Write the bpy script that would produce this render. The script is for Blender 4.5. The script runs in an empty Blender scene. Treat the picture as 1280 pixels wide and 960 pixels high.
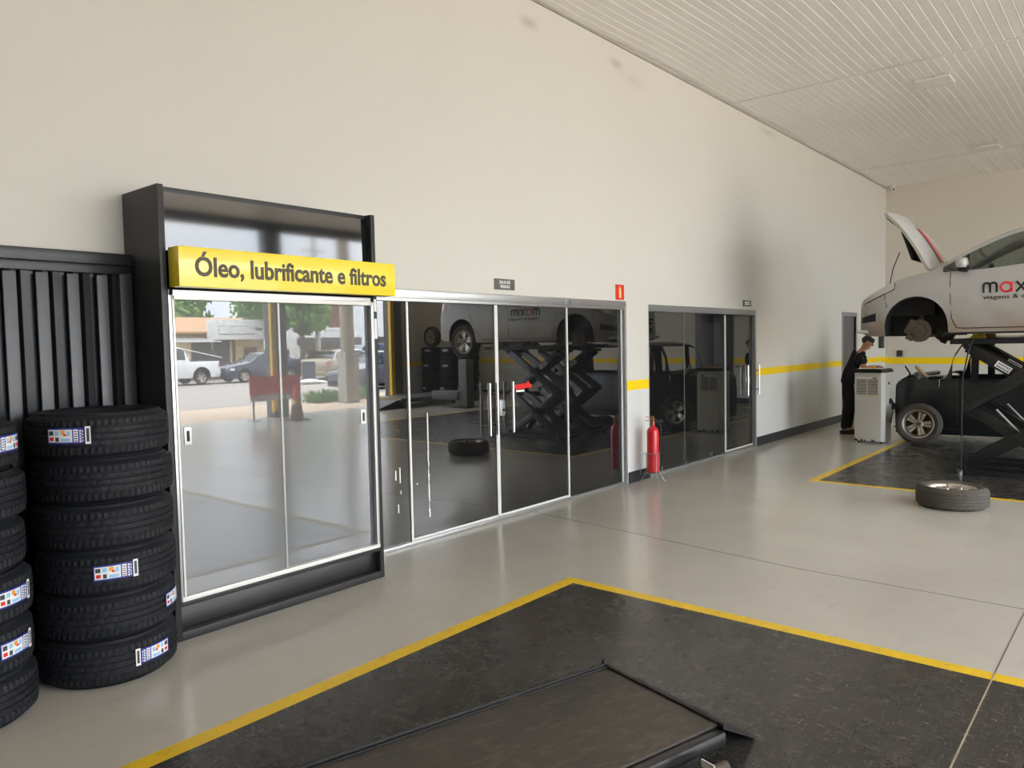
import bpy, bmesh, math, random
from mathutils import Vector, Matrix
PI = math.pi
rnd = random.Random(7)
SC = bpy.context.scene
COL = SC.collection

def lin(c):
    return tuple((x / 12.92 if x <= .04045 else ((x + .055) / 1.055) ** 2.4) for x in [v / 255 for v in c]) + (1,)

EXPOSURE = 3.42; SKY = 1.0
# ------------------------------------------------------------------ materials
MATS = {}
class NT:
    def __init__(s, name):
        s.m = bpy.data.materials.new(name); s.m.use_nodes = True
        s.t = s.m.node_tree; s.t.nodes.clear()
        s.out = s.n('ShaderNodeOutputMaterial'); MATS[name] = s.m
    def n(s, typ, **kw):
        x = s.t.nodes.new(typ)
        for k, v in kw.items():
            if k in x.inputs.keys() if isinstance(k, str) else False: x.inputs[k].default_value = v
            else: setattr(x, k, v)
        return x
    def l(s, a, b): s.t.links.new(a, b)
    def math(s, op, a, b=None, c=None):
        x = s.t.nodes.new('ShaderNodeMath'); x.operation = op
        for i, v in enumerate((a, b, c)):
            if v is None: continue
            if isinstance(v, (int, float)): x.inputs[i].default_value = v
            else: s.l(v, x.inputs[i])
        return x.outputs[0]
    def mix(s, f, a, b):
        x = s.t.nodes.new('ShaderNodeMix'); x.data_type = 'RGBA'
        for sock, v in ((x.inputs[0], f), (x.inputs[6], a), (x.inputs[7], b)):
            if isinstance(v, (int, float, tuple)): sock.default_value = v
            else: s.l(v, sock)
        return x.outputs[2]
    def noise(s, scale, detail=4, rough=.55, vec=None, stretch=None):
        if vec is None: vec = s.t.nodes.new('ShaderNodeTexCoord').outputs['Object']
        if stretch:
            mp = s.t.nodes.new('ShaderNodeMapping'); mp.inputs['Scale'].default_value = stretch
            s.l(vec, mp.inputs[0]); vec = mp.outputs[0]
        x = s.t.nodes.new('ShaderNodeTexNoise'); x.inputs['Scale'].default_value = scale
        x.inputs['Detail'].default_value = detail; x.inputs['Roughness'].default_value = rough
        s.l(vec, x.inputs['Vector']); return x.outputs['Fac']
    def ramp(s, f, stops):
        x = s.t.nodes.new('ShaderNodeValToRGB'); e = x.color_ramp.elements
        while len(e) < len(stops): e.new(.5)
        for i, (p, c) in enumerate(stops):
            e[i].position = p; e[i].color = c if len(c) == 4 else tuple(c) + (1,)
        s.l(f, x.inputs[0]); return x.outputs[0]
    def pos(s):
        g = s.t.nodes.new('ShaderNodeTexCoord'); x = s.t.nodes.new('ShaderNodeSeparateXYZ')
        s.l(g.outputs['Object'], x.inputs[0]); return x.outputs
    def bsdf(s, col, rough=.5, metal=0., spec=.5, coat=0., bump=None, bstr=.2, bdist=.01):
        b = s.n('ShaderNodeBsdfPrincipled')
        for k, v in (('Base Color', col), ('Roughness', rough), ('Metallic', metal), ('Specular IOR Level', spec), ('Coat Weight', coat)):
            if isinstance(v, (int, float, tuple)): b.inputs[k].default_value = v
            else: s.l(v, b.inputs[k])
        b.inputs['Coat Roughness'].default_value = .05
        if bump is not None:
            bp = s.n('ShaderNodeBump'); bp.inputs['Strength'].default_value = bstr; bp.inputs['Distance'].default_value = bdist
            s.l(bump, bp.inputs['Height']); s.l(bp.outputs[0], b.inputs['Normal'])
        s.l(b.outputs[0], s.out.inputs[0]); return b

def simple(name, rgb, rough=.5, metal=0., spec=.5, coat=0., vary=.06, nscale=8., bump=0.):
    t = NT(name); c = lin(rgb)
    nz = t.noise(nscale, 3)
    dk = tuple(x * (1 - vary) for x in c[:3]) + (1,); lt = tuple(min(1, x * (1 + vary)) for x in c[:3]) + (1,)
    col = t.mix(nz, dk, lt)
    t.bsdf(col, rough, metal, spec, coat, nz if bump else None, bump)
    return t.m

def make_materials():
    simple('black_paint', (46, 46, 47), .42, spec=.35)
    simple('black_gloss', (22, 23, 25), .05, spec=.6, coat=.7)
    simple('black_plastic', (28, 28, 29), .5, spec=.3)
    simple('dark_steel', (38, 39, 40), .45, .3, bump=.05)
    simple('gate_steel', (44, 45, 48), .3, .35, vary=.12, nscale=5)
    simple('gate_slat', (74, 76, 79), .42, .35, vary=.12, nscale=6)
    simple('aluminium', (196, 197, 198), .32, .85)
    simple('white_aluminium', (232, 232, 228), .35, .1)
    simple('grey_frame', (150, 152, 152), .38, .6)
    simple('chrome', (222, 222, 222), .1, 1.)
    simple('yellow_sign', (248, 224, 52), .22, spec=.5, coat=.3, vary=.02)
    simple('sign_letter', (74, 66, 40), .5)
    simple('yellow_paint', (226, 184, 42), .3, vary=.08)
    simple('white_paint', (232, 230, 224), .5)
    simple('white_letter', (238, 238, 236), .5, vary=.01)
    simple('red_paint', (205, 28, 38), .28, coat=.4)
    simple('red_sign', (222, 40, 40), .4)
    simple('yellow_letter', (245, 215, 110), .5)
    simple('grey_sign', (92, 90, 86), .5)
    simple('brass', (150, 96, 62), .4, .8)
    simple('rubber', (26, 28, 33), .62, spec=.3, vary=.12, nscale=20)
    simple('dusty_rubber', (84, 80, 74), .75, spec=.2, vary=.15, nscale=9)
    simple('alloy', (205, 196, 180), .35, .7, vary=.1)
    simple('alloy_dark', (112, 100, 88), .5, .5, vary=.15)
    simple('rust', (84, 74, 66), .75, .3, vary=.3, nscale=14)
    simple('car_black', (27, 28, 30), .3, coat=.3)
    simple('car_navy', (44, 50, 66), .25, coat=.6)
    simple('car_white', (228, 228, 226), .25, coat=.6)
    simple('car_beige', (150, 138, 116), .25, .3, coat=.6)
    simple('car_blue', (40, 66, 140), .3, coat=.6)
    simple('engine_grey', (128, 128, 124), .5, .5, vary=.2, nscale=20)
    simple('cable_black', (30, 30, 30), .6)
    simple('red_glass', (170, 20, 24), .12, coat=.6)
    simple('lamp_glass', (196, 196, 190), .12, .3, coat=.6)
    simple('machine_white', (216, 213, 203), .45)
    simple('machine_dark', (52, 51, 50), .5)
    simple('skin', (176, 128, 100), .55, vary=.04)
    simple('hair', (22, 20, 19), .6, vary=.2, nscale=60)
    simple('black_cloth', (36, 36, 39), .85, spec=.2, vary=.12, nscale=30)
    simple('concrete', (168, 164, 155), .8, vary=.12, nscale=6)
    simple('pole_concrete', (158, 146, 126), .85, vary=.2, nscale=5)
    simple('column_grey', (92, 92, 90), .45, vary=.05)
    simple('facade_cream', (200, 182, 142), .85, vary=.08)
    simple('facade_white', (226, 226, 224), .85, vary=.05)
    simple('facade_dark', (92, 86, 80), .8, vary=.2)
    simple('brown_wood', (112, 74, 54), .6, vary=.2)
    simple('cone_red', (236, 70, 64), .5)
    simple('blue_label', (44, 56, 150), .45, vary=.02)
    simple('label_orange', (240, 160, 60), .5)
    simple('label_sky', (150, 200, 235), .5)
    simple('label_dark', (60, 62, 72), .5)
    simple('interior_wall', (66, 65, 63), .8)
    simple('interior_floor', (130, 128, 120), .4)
    simple('seat_cloth', (70, 68, 66), .9)
    simple('red_accent', (212, 88, 84), .45)
    simple('lens_black', (16, 16, 18), .08, coat=.8)
    # dark tinted glazing
    t = NT('tinted_glass')
    g = t.n('ShaderNodeBsdfGlossy', distribution='GGX'); g.inputs['Roughness'].default_value = .0; g.inputs['Color'].default_value = (1, 1, 1, 1)
    tr = t.n('ShaderNodeBsdfTransparent'); tr.inputs['Color'].default_value = (.30, .31, .30, 1)
    df = t.n('ShaderNodeBsdfDiffuse'); df.inputs['Color'].default_value = (.05, .05, .05, 1)
    m1 = t.n('ShaderNodeMixShader'); m1.inputs[0].default_value = .18; t.l(tr.outputs[0], m1.inputs[1]); t.l(df.outputs[0], m1.inputs[2])
    lw = t.n('ShaderNodeLayerWeight'); lw.inputs['Blend'].default_value = .35
    f = t.math('MULTIPLY_ADD', lw.outputs['Fresnel'], .5, .08)
    m2 = t.n('ShaderNodeMixShader'); t.l(f, m2.inputs[0]); t.l(m1.outputs[0], m2.inputs[1]); t.l(g.outputs[0], m2.inputs[2])
    t.l(m2.outputs[0], t.out.inputs[0])
    # mirror-filmed cabinet doors
    t = NT('mirror_film')
    g = t.n('ShaderNodeBsdfGlossy', distribution='GGX'); g.inputs['Roughness'].default_value = .0; g.inputs['Color'].default_value = (.97, .98, 1, 1)
    df = t.n('ShaderNodeBsdfDiffuse'); df.inputs['Color'].default_value = (.13, .135, .14, 1)
    m2 = t.n('ShaderNodeMixShader'); m2.inputs[0].default_value = .105; t.l(df.outputs[0], m2.inputs[1]); t.l(g.outputs[0], m2.inputs[2])
    t.l(m2.outputs[0], t.out.inputs[0])
    # car glass
    t = NT('car_glass')
    g = t.n('ShaderNodeBsdfGlossy'); g.inputs['Roughness'].default_value = .02
    tr = t.n('ShaderNodeBsdfTransparent'); tr.inputs['Color'].default_value = (.50, .54, .52, 1)
    lw = t.n('ShaderNodeLayerWeight'); lw.inputs['Blend'].default_value = .4
    f = t.math('MULTIPLY_ADD', lw.outputs['Fresnel'], .6, .04)
    m2 = t.n('ShaderNodeMixShader'); t.l(f, m2.inputs[0]); t.l(tr.outputs[0], m2.inputs[1]); t.l(g.outputs[0], m2.inputs[2])
    t.l(m2.outputs[0], t.out.inputs[0])
    # main wall: cream above, whiter below, yellow band, soft dark patches
    def wallmat(name, smudge, z0, z1, rgb_up, rgb_lo):
        t = NT(name); p = t.pos(); nz = t.noise(.7, 3); n2 = t.noise(5, 4)
        up = t.mix(nz, lin(tuple(int(v * .97) for v in rgb_up)), lin(rgb_up))
        lo = t.mix(nz, lin(tuple(int(v * .96) for v in rgb_lo)), lin(rgb_lo))
        zz = p['Z']
        base = t.mix(t.math('GREATER_THAN', zz, (z0 + z1) / 2), lo, up)
        band = t.math('MULTIPLY', t.math('GREATER_THAN', zz, z0), t.math('LESS_THAN', zz, z1))
        base = t.mix(band, base, lin((250, 212, 20)))
        for ax, cx, cz, rx, rz, amt in smudge:  # each entry darkens one soft oval of the wall colour
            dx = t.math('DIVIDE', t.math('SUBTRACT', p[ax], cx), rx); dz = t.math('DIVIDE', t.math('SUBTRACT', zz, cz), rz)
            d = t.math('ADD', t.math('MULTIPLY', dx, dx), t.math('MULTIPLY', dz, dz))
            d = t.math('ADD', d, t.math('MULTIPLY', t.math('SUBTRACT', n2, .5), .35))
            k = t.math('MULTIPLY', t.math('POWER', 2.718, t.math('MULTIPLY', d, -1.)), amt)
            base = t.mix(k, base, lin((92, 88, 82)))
        t.bsdf(base, .55, 0, .3, bump=t.noise(60, 2), bstr=.03)
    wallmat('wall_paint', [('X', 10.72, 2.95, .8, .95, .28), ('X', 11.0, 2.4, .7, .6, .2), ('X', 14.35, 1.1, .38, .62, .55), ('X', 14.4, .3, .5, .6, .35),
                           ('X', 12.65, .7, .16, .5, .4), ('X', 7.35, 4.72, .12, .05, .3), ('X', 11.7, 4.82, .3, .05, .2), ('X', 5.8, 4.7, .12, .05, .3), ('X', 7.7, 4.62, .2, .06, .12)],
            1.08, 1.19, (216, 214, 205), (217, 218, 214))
    wallmat('wall_back_paint', [], 1.02, 1.16, (212, 206, 192), (210, 209, 203))
    # floor paints
    t = NT('floor_beige'); n1 = t.noise(.8, 5, .6); n2 = t.noise(3, 6, .7, stretch=(1, 4, 1)); n3 = t.noise(25, 3)
    c = t.mix(n1, lin((176, 172, 162)), lin((202, 198, 188)))
    c = t.mix(t.ramp(n2, [(.56, (0, 0, 0)), (.76, (.35, .35, .35))]), c, lin((154, 149, 138)))
    r = t.math('MULTIPLY_ADD', n2, .22, .1)
    t.bsdf(c, r, 0, .5, bump=n3, bstr=.02)
    t = NT('floor_black'); n1 = t.noise(1.1, 6, .65); n2 = t.noise(5, 8, .75); n3 = t.noise(6, 7, .8, stretch=(16, 2, 1)); n4 = t.noise(6, 7, .8, stretch=(2, 18, 1))
    c = t.mix(n1, lin((44, 43, 42)), lin((66, 64, 61)))
    c = t.mix(t.ramp(n3, [(.575, (0, 0, 0)), (.64, (.75, .75, .75))]), c, lin((168, 154, 136)))
    c = t.mix(t.ramp(n4, [(.58, (0, 0, 0)), (.645, (.65, .65, .65))]), c, lin((168, 154, 136)))
    c = t.mix(t.ramp(n2, [(.58, (0, 0, 0)), (.80, (.4, .4, .4))]), c, lin((100, 92, 84)))
    t.bsdf(c, t.math('MULTIPLY_ADD', n2, .28, .12), 0, .45, bump=n2, bstr=.03)
    t = NT('floor_yellow'); n2 = t.noise(9, 6, .75)
    c = t.mix(t.ramp(n2, [(.55, (0, 0, 0)), (.8, (.8, .8, .8))]), lin((234, 194, 40)), lin((150, 120, 50)))
    t.bsdf(c, .35, 0, .4)
    t = NT('floor_worn_beige'); n1 = t.noise(2, 5)
    t.bsdf(t.mix(n1, lin((150, 146, 138)), lin((176, 172, 163))), .22, 0, .5)
    # ceiling pvc
    t = NT('ceiling_pvc'); n1 = t.noise(.6, 3)
    t.bsdf(t.mix(n1, lin((228, 226, 222)), lin((240, 238, 235))), .28, 0, .5)
    # dusty silver car
    t = NT('car_silver'); p = t.pos(); n1 = t.noise(2.5, 5)
    k = t.math('ADD', t.math('MULTIPLY', t.math('SUBTRACT', .62, p['Z']), 2.2), t.math('MULTIPLY', t.math('SUBTRACT', n1, .45), 1.4))
    k = t.ramp(k, [(.0, (0, 0, 0)), (.9, (.75, .75, .75))])
    c = t.mix(k, lin((176, 176, 174)), lin((150, 130, 110)))
    t.bsdf(c, .38, .15, .5, coat=.2)
    simple('silver_clean', (196, 196, 193), .35, .15, coat=.2)
    # used lift deck
    t = NT('deck_steel'); n1 = t.noise(1.6, 6, .65); n2 = t.noise(10, 5, .7, stretch=(1, 3, 1))
    c = t.mix(n1, lin((50, 48, 46)), lin((90, 84, 77)))
    c = t.mix(t.ramp(n2, [(.5, (0, 0, 0)), (.72, (.7, .7, .7))]), c, lin((112, 101, 92)))
    t.bsdf(c, .48, .35, .4, bump=n2, bstr=.06)
    # outdoors
    t = NT('asphalt'); n1 = t.noise(.5, 6); n2 = t.noise(14, 4)
    t.bsdf(t.mix(t.math('MULTIPLY_ADD', n2, .4, t.math('MULTIPLY', n1, .6)), lin((146, 136, 126)), lin((178, 168, 156))), .85)
    t = NT('sand'); n1 = t.noise(.7, 6)
    t.bsdf(t.mix(n1, lin((196, 170, 142)), lin((214, 192, 164))), .9)
    t = NT('leaf'); n1 = t.noise(1.5, 3)
    t.bsdf(t.mix(n1, lin((84, 120, 60)), lin((136, 172, 98))), .6, 0, .3)
    simple('bark', (96, 80, 64), .9, vary=.25)
    t = NT('roof_tile'); p = t.pos(); w = t.math('FRACT', t.math('MULTIPLY', p['X'], 3.5))
    t.bsdf(t.mix(t.math('ABSOLUTE', t.math('SUBTRACT', w, .5)), lin((206, 164, 120)), lin((150, 112, 84))), .8)

def M(n): return MATS[n]

# ------------------------------------------------------------------ mesh builder
class MB:
    def __init__(s): s.v = []; s.f = []; s.mi = []
    def add(s, vs, fs, mi=0):
        o = len(s.v); s.v += [tuple(v) for v in vs]; s.f += [tuple(i + o for i in f) for f in fs]; s.mi += [mi] * len(fs); return s
    def box(s, a, b, mi=0, bev=0., rot=None, piv=None):
        a, b = [min(p, q) for p, q in zip(a, b)], [max(p, q) for p, q in zip(a, b)]
        if bev <= 0:
            vs = [(x, y, z) for x in (a[0], b[0]) for y in (a[1], b[1]) for z in (a[2], b[2])]
            fs = [(0, 1, 3, 2), (4, 6, 7, 5), (0, 4, 5, 1), (2, 3, 7, 6), (0, 2, 6, 4), (1, 5, 7, 3)]
        else:
            bm = bmesh.new(); bmesh.ops.create_cube(bm, size=1)
            d = [q - p for p, q in zip(a, b)]; c = [(p + q) / 2 for p, q in zip(a, b)]
            for v in bm.verts: v.co = Vector([c[i] + v.co[i] * d[i] for i in range(3)])
            bmesh.ops.bevel(bm, geom=bm.edges[:], offset=min(bev, min(d) * .45), segments=2, affect='EDGES', profile=.6)
            bm.verts.index_update()
            vs = [tuple(v.co) for v in bm.verts]; fs = [tuple(v.index for v in f.verts) for f in bm.faces]; bm.free()
        if rot is not None:
            pv = Vector(piv if piv is not None else [(p + q) / 2 for p, q in zip(a, b)])
            vs = [tuple(rot @ (Vector(v) - pv) + pv) for v in vs]
        return s.add(vs, fs, mi)
    def bar(s, p, q, w, h, mi=0, up=(0, 0, 1), bev=0.):
        p, q = Vector(p), Vector(q); d = q - p; L = d.length; d.normalize()
        u = Vector(up); sd = d.cross(u)
        if sd.length < 1e-4: sd = d.cross(Vector((1, 0, 0)))
        sd.normalize(); u = sd.cross(d)
        t = MB().box((-w / 2, 0, -h / 2), (w / 2, L, h / 2), 0, bev)
        return s.add([p + sd * v[0] + d * v[1] + u * v[2] for v in t.v], t.f, mi)
    def tube(s, pts, r, n=8, mi=0, closed=False, caps=True):
        P = [Vector(p) for p in pts]; m = len(P); R = r if isinstance(r, (list, tuple)) else [r] * m
        rings = []; nrm = None
        for i in range(m):
            a = P[(i - 1) % m] if (closed or i > 0) else P[i]; b = P[(i + 1) % m] if (closed or i < m - 1) else P[i]
            d = (b - a).normalized()
            if nrm is None:
                nrm = d.orthogonal().normalized()
            else:
                nrm = (nrm - d * nrm.dot(d));
                nrm = nrm.normalized() if nrm.length > 1e-6 else d.orthogonal().normalized()
            bi = d.cross(nrm)
            rings.append([P[i] + (nrm * math.cos(2 * PI * k / n) + bi * math.sin(2 * PI * k / n)) * R[i] for k in range(n)])
        vs = [v for rg in rings for v in rg]; fs = []
        for i in range(m if closed else m - 1):
            j = (i + 1) % m
            for k in range(n): fs.append((i * n + k, i * n + (k + 1) % n, j * n + (k + 1) % n, j * n + k))
        if caps and not closed: fs += [tuple(range(n - 1, -1, -1)), tuple((m - 1) * n + k for k in range(n))]
        return s.add(vs, fs, mi)
    def lathe(s, prof, n=32, mi=0, axis='Z', c=(0, 0, 0), closed=False, fn=None):
        """prof: (r, h) list revolved about an axis through c"""
        vs = []; m = len(prof)
        for i in range(n):
            a = 2 * PI * i / n
            for j, (r, h) in enumerate(prof):
                if fn: r = r + fn(i, j)
                x, y = r * math.cos(a), r * math.sin(a)
                q = {'Z': (x, y, h), 'X': (h, x, y), 'Y': (x, h, y)}[axis]
                vs.append((q[0] + c[0], q[1] + c[1], q[2] + c[2]))
        fs = []
        for i in range(n):
            k = (i + 1) % n
            for j in range(m if closed else m - 1):
                l = (j + 1) % m; fs.append((i * m + j, k * m + j, k * m + l, i * m + l))
        if not closed:
            if prof[0][0] > 1e-6: fs.append(tuple(i * m for i in range(n - 1, -1, -1)))
            if prof[-1][0] > 1e-6: fs.append(tuple(i * m + m - 1 for i in range(n)))
        return s.add(vs, fs, mi)
    def prism(s, poly, h0, h1, axis='Z', mi=0):
        """polygon (u,v) extruded along an axis; X: (h,u,v)  Y: (u,h,v)  Z: (u,v,h)"""
        def q(u, v, h): return {'Z': (u, v, h), 'X': (h, u, v), 'Y': (u, h, v)}[axis]
        n = len(poly)
        vs = [q(u, v, h0) for u, v in poly] + [q(u, v, h1) for u, v in poly]
        fs = [tuple(range(n - 1, -1, -1)), tuple(range(n, 2 * n))] + [(i, (i + 1) % n, n + (i + 1) % n, n + i) for i in range(n)]
        return s.add(vs, fs, mi)
    def ball(s, c, r, n=16, m=10, mi=0):
        rr = r if isinstance(r, (tuple, list)) else (r, r, r)
        vs = [(c[0] + rr[0] * math.sin(PI * j / m) * math.cos(2 * PI * i / n), c[1] + rr[1] * math.sin(PI * j / m) * math.sin(2 * PI * i / n), c[2] + rr[2] * math.cos(PI * j / m)) for i in range(n) for j in range(m + 1)]
        fs = [(i * (m + 1) + j, i * (m + 1) + j + 1, ((i + 1) % n) * (m + 1) + j + 1, ((i + 1) % n) * (m + 1) + j) for i in range(n) for j in range(m)]
        return s.add(vs, fs, mi)
    def xf(s, mat):
        s.v = [tuple(mat @ Vector(v)) for v in s.v]; return s
    def join(s, o, mat=None, mi=None):
        vs = [tuple(mat @ Vector(v)) for v in o.v] if mat is not None else o.v
        off = len(s.v); s.v += vs; s.f += [tuple(i + off for i in f) for f in o.f]; s.mi += ([mi] * len(o.f) if mi is not None else o.mi); return s
    def build(s, name, mats, parent=None, world=None, smooth=35, merge=True):
        me = bpy.data.meshes.new(name)
        off = Vector(world) if world is not None else Vector((0, 0, 0))
        me.from_pydata([tuple(Vector(v) - off) for v in s.v], [], s.f)
        if isinstance(mats, (str,)): mats = [mats]
        for m in mats: me.materials.append(M(m))
        me.polygons.foreach_set('material_index', s.mi)
        bm = bmesh.new(); bm.from_mesh(me)
        if merge: bmesh.ops.remove_doubles(bm, verts=bm.verts, dist=1e-5)
        bmesh.ops.recalc_face_normals(bm, faces=bm.faces)
        bm.to_mesh(me); bm.free()
        if smooth:
            me.polygons.foreach_set('use_smooth', [True] * len(me.polygons))
            me.set_sharp_from_angle(angle=math.radians(smooth))
        me.update()
        o = bpy.data.objects.new(name, me); COL.objects.link(o)
        if parent is not None: o.parent = parent
        return o

def thing(name, label, cat, loc=(0, 0, 0), rz=0., group=None, rot=None):
    o = bpy.data.objects.new(name, None); COL.objects.link(o); o.empty_display_size = .1
    o.location = loc; o.rotation_euler = rot if rot is not None else (0, 0, rz)
    return tag(o, label, cat, group)
def tag(o, label=None, cat=None, group=None, kind=None):
    if label: o['label'] = label
    if cat: o['category'] = cat
    if group: o['group'] = group
    if kind: o['kind'] = kind
    return o
def struct(o, label=None):
    o['kind'] = 'structure'
    if label: o['label'] = label
    return o
def copy_tree(o, parent=None):
    c = o.copy(); COL.objects.link(c)
    if parent is not None: c.parent = parent
    for ch in list(o.children): copy_tree(ch, c)
    return c

def text_mb(txt, size, depth=.002, bold=0., align='CENTER', spacing=1., fit=None):
    """text as solid in the XZ plane facing -Y (front at y=0, back at +depth); width along +X; fit=(w,h) scales to that size"""
    cu = bpy.data.curves.new('tmp_lettering', 'FONT'); cu.body = txt; cu.size = size; cu.extrude = depth / 2; cu.offset = bold
    cu.align_x = align; cu.space_character = spacing; cu.resolution_u = 3
    o = bpy.data.objects.new('tmp_lettering', cu); COL.objects.link(o)
    bpy.context.view_layer.update()
    dg = bpy.context.evaluated_depsgraph_get(); me = bpy.data.meshes.new_from_object(o.evaluated_get(dg))
    vs = [v.co.copy() for v in me.vertices]; fs = [tuple(p.vertices) for p in me.polygons]
    bpy.data.objects.remove(o); bpy.data.curves.remove(cu); bpy.data.meshes.remove(me)
    if fit and vs:
        x0, x1 = min(v.x for v in vs), max(v.x for v in vs); y0, y1 = min(v.y for v in vs), max(v.y for v in vs)
        for v in vs:
            v.x = (v.x - x0) / (x1 - x0) * fit[0]; v.y = (v.y - y0) / (y1 - y0) * fit[1]
    mb = MB(); mb.add([(v.x, depth / 2 - v.z, v.y) for v in vs], fs); return mb

def pchip(xs, ys):
    n = len(xs); h = [xs[i + 1] - xs[i] for i in range(n - 1)]; d = [(ys[i + 1] - ys[i]) / h[i] for i in range(n - 1)]
    m = [0.] * n; m[0] = d[0]; m[-1] = d[-1]
    for i in range(1, n - 1):
        if d[i - 1] * d[i] <= 0: m[i] = 0
        else:
            w1 = 2 * h[i] + h[i - 1]; w2 = h[i] + 2 * h[i - 1]; m[i] = (w1 + w2) / (w1 / d[i - 1] + w2 / d[i])
    def f(x):
        if x <= xs[0]: return ys[0]
        if x >= xs[-1]: return ys[-1]
        i = 0
        while x > xs[i + 1]: i += 1
        t = (x - xs[i]) / h[i]
        return ((1 + 2 * t) * (1 - t) ** 2 * ys[i] + t * (1 - t) ** 2 * h[i] * m[i] + t * t * (3 - 2 * t) * ys[i + 1] + t * t * (t - 1) * h[i] * m[i + 1])
    return f
make_materials()
# ================================================================== camera, light, setting
CR, CU, CF = (Vector((.64469205, -.7641881, -.01971579)), Vector((.05377511, .01960894, .99836052)), Vector((.76254862, .64469531, -.05373603)))
cam_data = bpy.data.cameras.new('camera'); cam = bpy.data.objects.new('camera', cam_data); COL.objects.link(cam)
cam.matrix_world = Matrix(((CR.x, CU.x, -CF.x, 0), (CR.y, CU.y, -CF.y, -4.6054), (CR.z, CU.z, -CF.z, 1.65), (0, 0, 0, 1)))
cam_data.sensor_fit = 'HORIZONTAL'; cam_data.sensor_width = 36; cam_data.lens = 947.538 / 1280 * 36
cam_data.clip_start = .05; cam_data.clip_end = 300
SC.camera = cam
SC.view_settings.view_transform = 'Standard'; SC.view_settings.look = 'None'; SC.view_settings.gamma = 1
SC.view_settings.use_curve_mapping = False; SC.view_settings.exposure = EXPOSURE
SC.cycles.use_denoising = True; SC.cycles.max_bounces = 12; SC.cycles.diffuse_bounces = 7; SC.cycles.glossy_bounces = 5
SC.cycles.transparent_max_bounces = 12; SC.cycles.sample_clamp_indirect = 6.0; SC.cycles.caustics_reflective = False; SC.cycles.caustics_refractive = False

w = bpy.data.worlds.new('overcast_sky'); SC.world = w; w.use_nodes = True; nt = w.node_tree; nt.nodes.clear()
wo = nt.nodes.new('ShaderNodeOutputWorld'); bg = nt.nodes.new('ShaderNodeBackground'); tc = nt.nodes.new('ShaderNodeTexCoord')
nz = nt.nodes.new('ShaderNodeTexNoise'); nz.inputs['Scale'].default_value = 2.2; nz.inputs['Detail'].default_value = 6
rp = nt.nodes.new('ShaderNodeValToRGB'); rp.color_ramp.elements[0].color = (.60, .72, .90, 1); rp.color_ramp.elements[1].color = (.96, .98, 1, 1)
rp.color_ramp.elements[0].position = .38; rp.color_ramp.elements[1].position = .56
nt.links.new(tc.outputs['Generated'], nz.inputs['Vector']); nt.links.new(nz.outputs['Fac'], rp.inputs[0]); sx = nt.nodes.new('ShaderNodeSeparateXYZ'); nt.links.new(tc.outputs['Generated'], sx.inputs[0])
mr = nt.nodes.new('ShaderNodeMapRange'); mr.inputs['From Min'].default_value = 0; mr.inputs['From Max'].default_value = 1; mr.inputs['To Min'].default_value = .75; mr.inputs['To Max'].default_value = 2.2
nt.links.new(sx.outputs['Z'], mr.inputs['Value'])
mx = nt.nodes.new('ShaderNodeMix'); mx.data_type = 'RGBA'; mx.blend_type = 'MULTIPLY'; mx.inputs[0].default_value = 1; nt.links.new(rp.outputs[0], mx.inputs[6]); nt.links.new(mr.outputs[0], mx.inputs[7]); nt.links.new(mx.outputs[2], bg.inputs['Color'])
bg.inputs['Strength'].default_value = SKY; nt.links.new(bg.outputs[0], wo.inputs[0])

X0, XB, YF, ZC = -9.0, 18.5, -12.4, 4.95
# ---- wall with the shop fronts: solid pieces around three openings
mb = MB(); T = .16
OPEN = [(2.2, 7.49, 2.10), (7.99, 11.22, 2.08), (15.38, 16.35, 2.13)]
x = X0
for a, b, h in OPEN:
    mb.box((x, 0, 0), (a, T, ZC)); mb.box((a, 0, h), (b, T, ZC)); x = b
mb.box((x, 0, 0), (XB + .2, T, ZC))
struct(mb.build('wall_left', 'wall_paint', smooth=0), 'tall cream wall with yellow band and soft dark patches above the glass shop fronts')
struct(MB().box((XB, YF, 0), (XB + .2, 0, ZC)).build('wall_back', 'wall_back_paint', smooth=0), 'beige end wall with yellow band behind the lifted car')
struct(MB().box((14.72, YF - .15, 0), (XB + .2, YF, 3.2)).build('wall_front', 'wall_back_paint', smooth=0), 'lower front wall beside the open entrance, open band above added for light')  # wall kept low; open band above it is added to admit daylight
struct(MB().box((X0 - .2, YF, 0), (X0, T, ZC)).build('wall_near', 'wall_back_paint', smooth=0), 'end wall of the workshop behind the photographer')
struct(MB().box((X0, YF - .15, 0), (-.5, YF, 4.7)).build('wall_light_block', 'wall_back_paint', smooth=0), 'unseen front wall added to darken the left side')  # unseen wall, added to cut daylight on the left part
struct(MB().box((X0, YF - .15, 4.7), (XB + .2, YF + .12, ZC + .3)).build('trim_1', 'column_grey', smooth=0), 'grey lintel beam above the open shop entrance')

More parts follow.
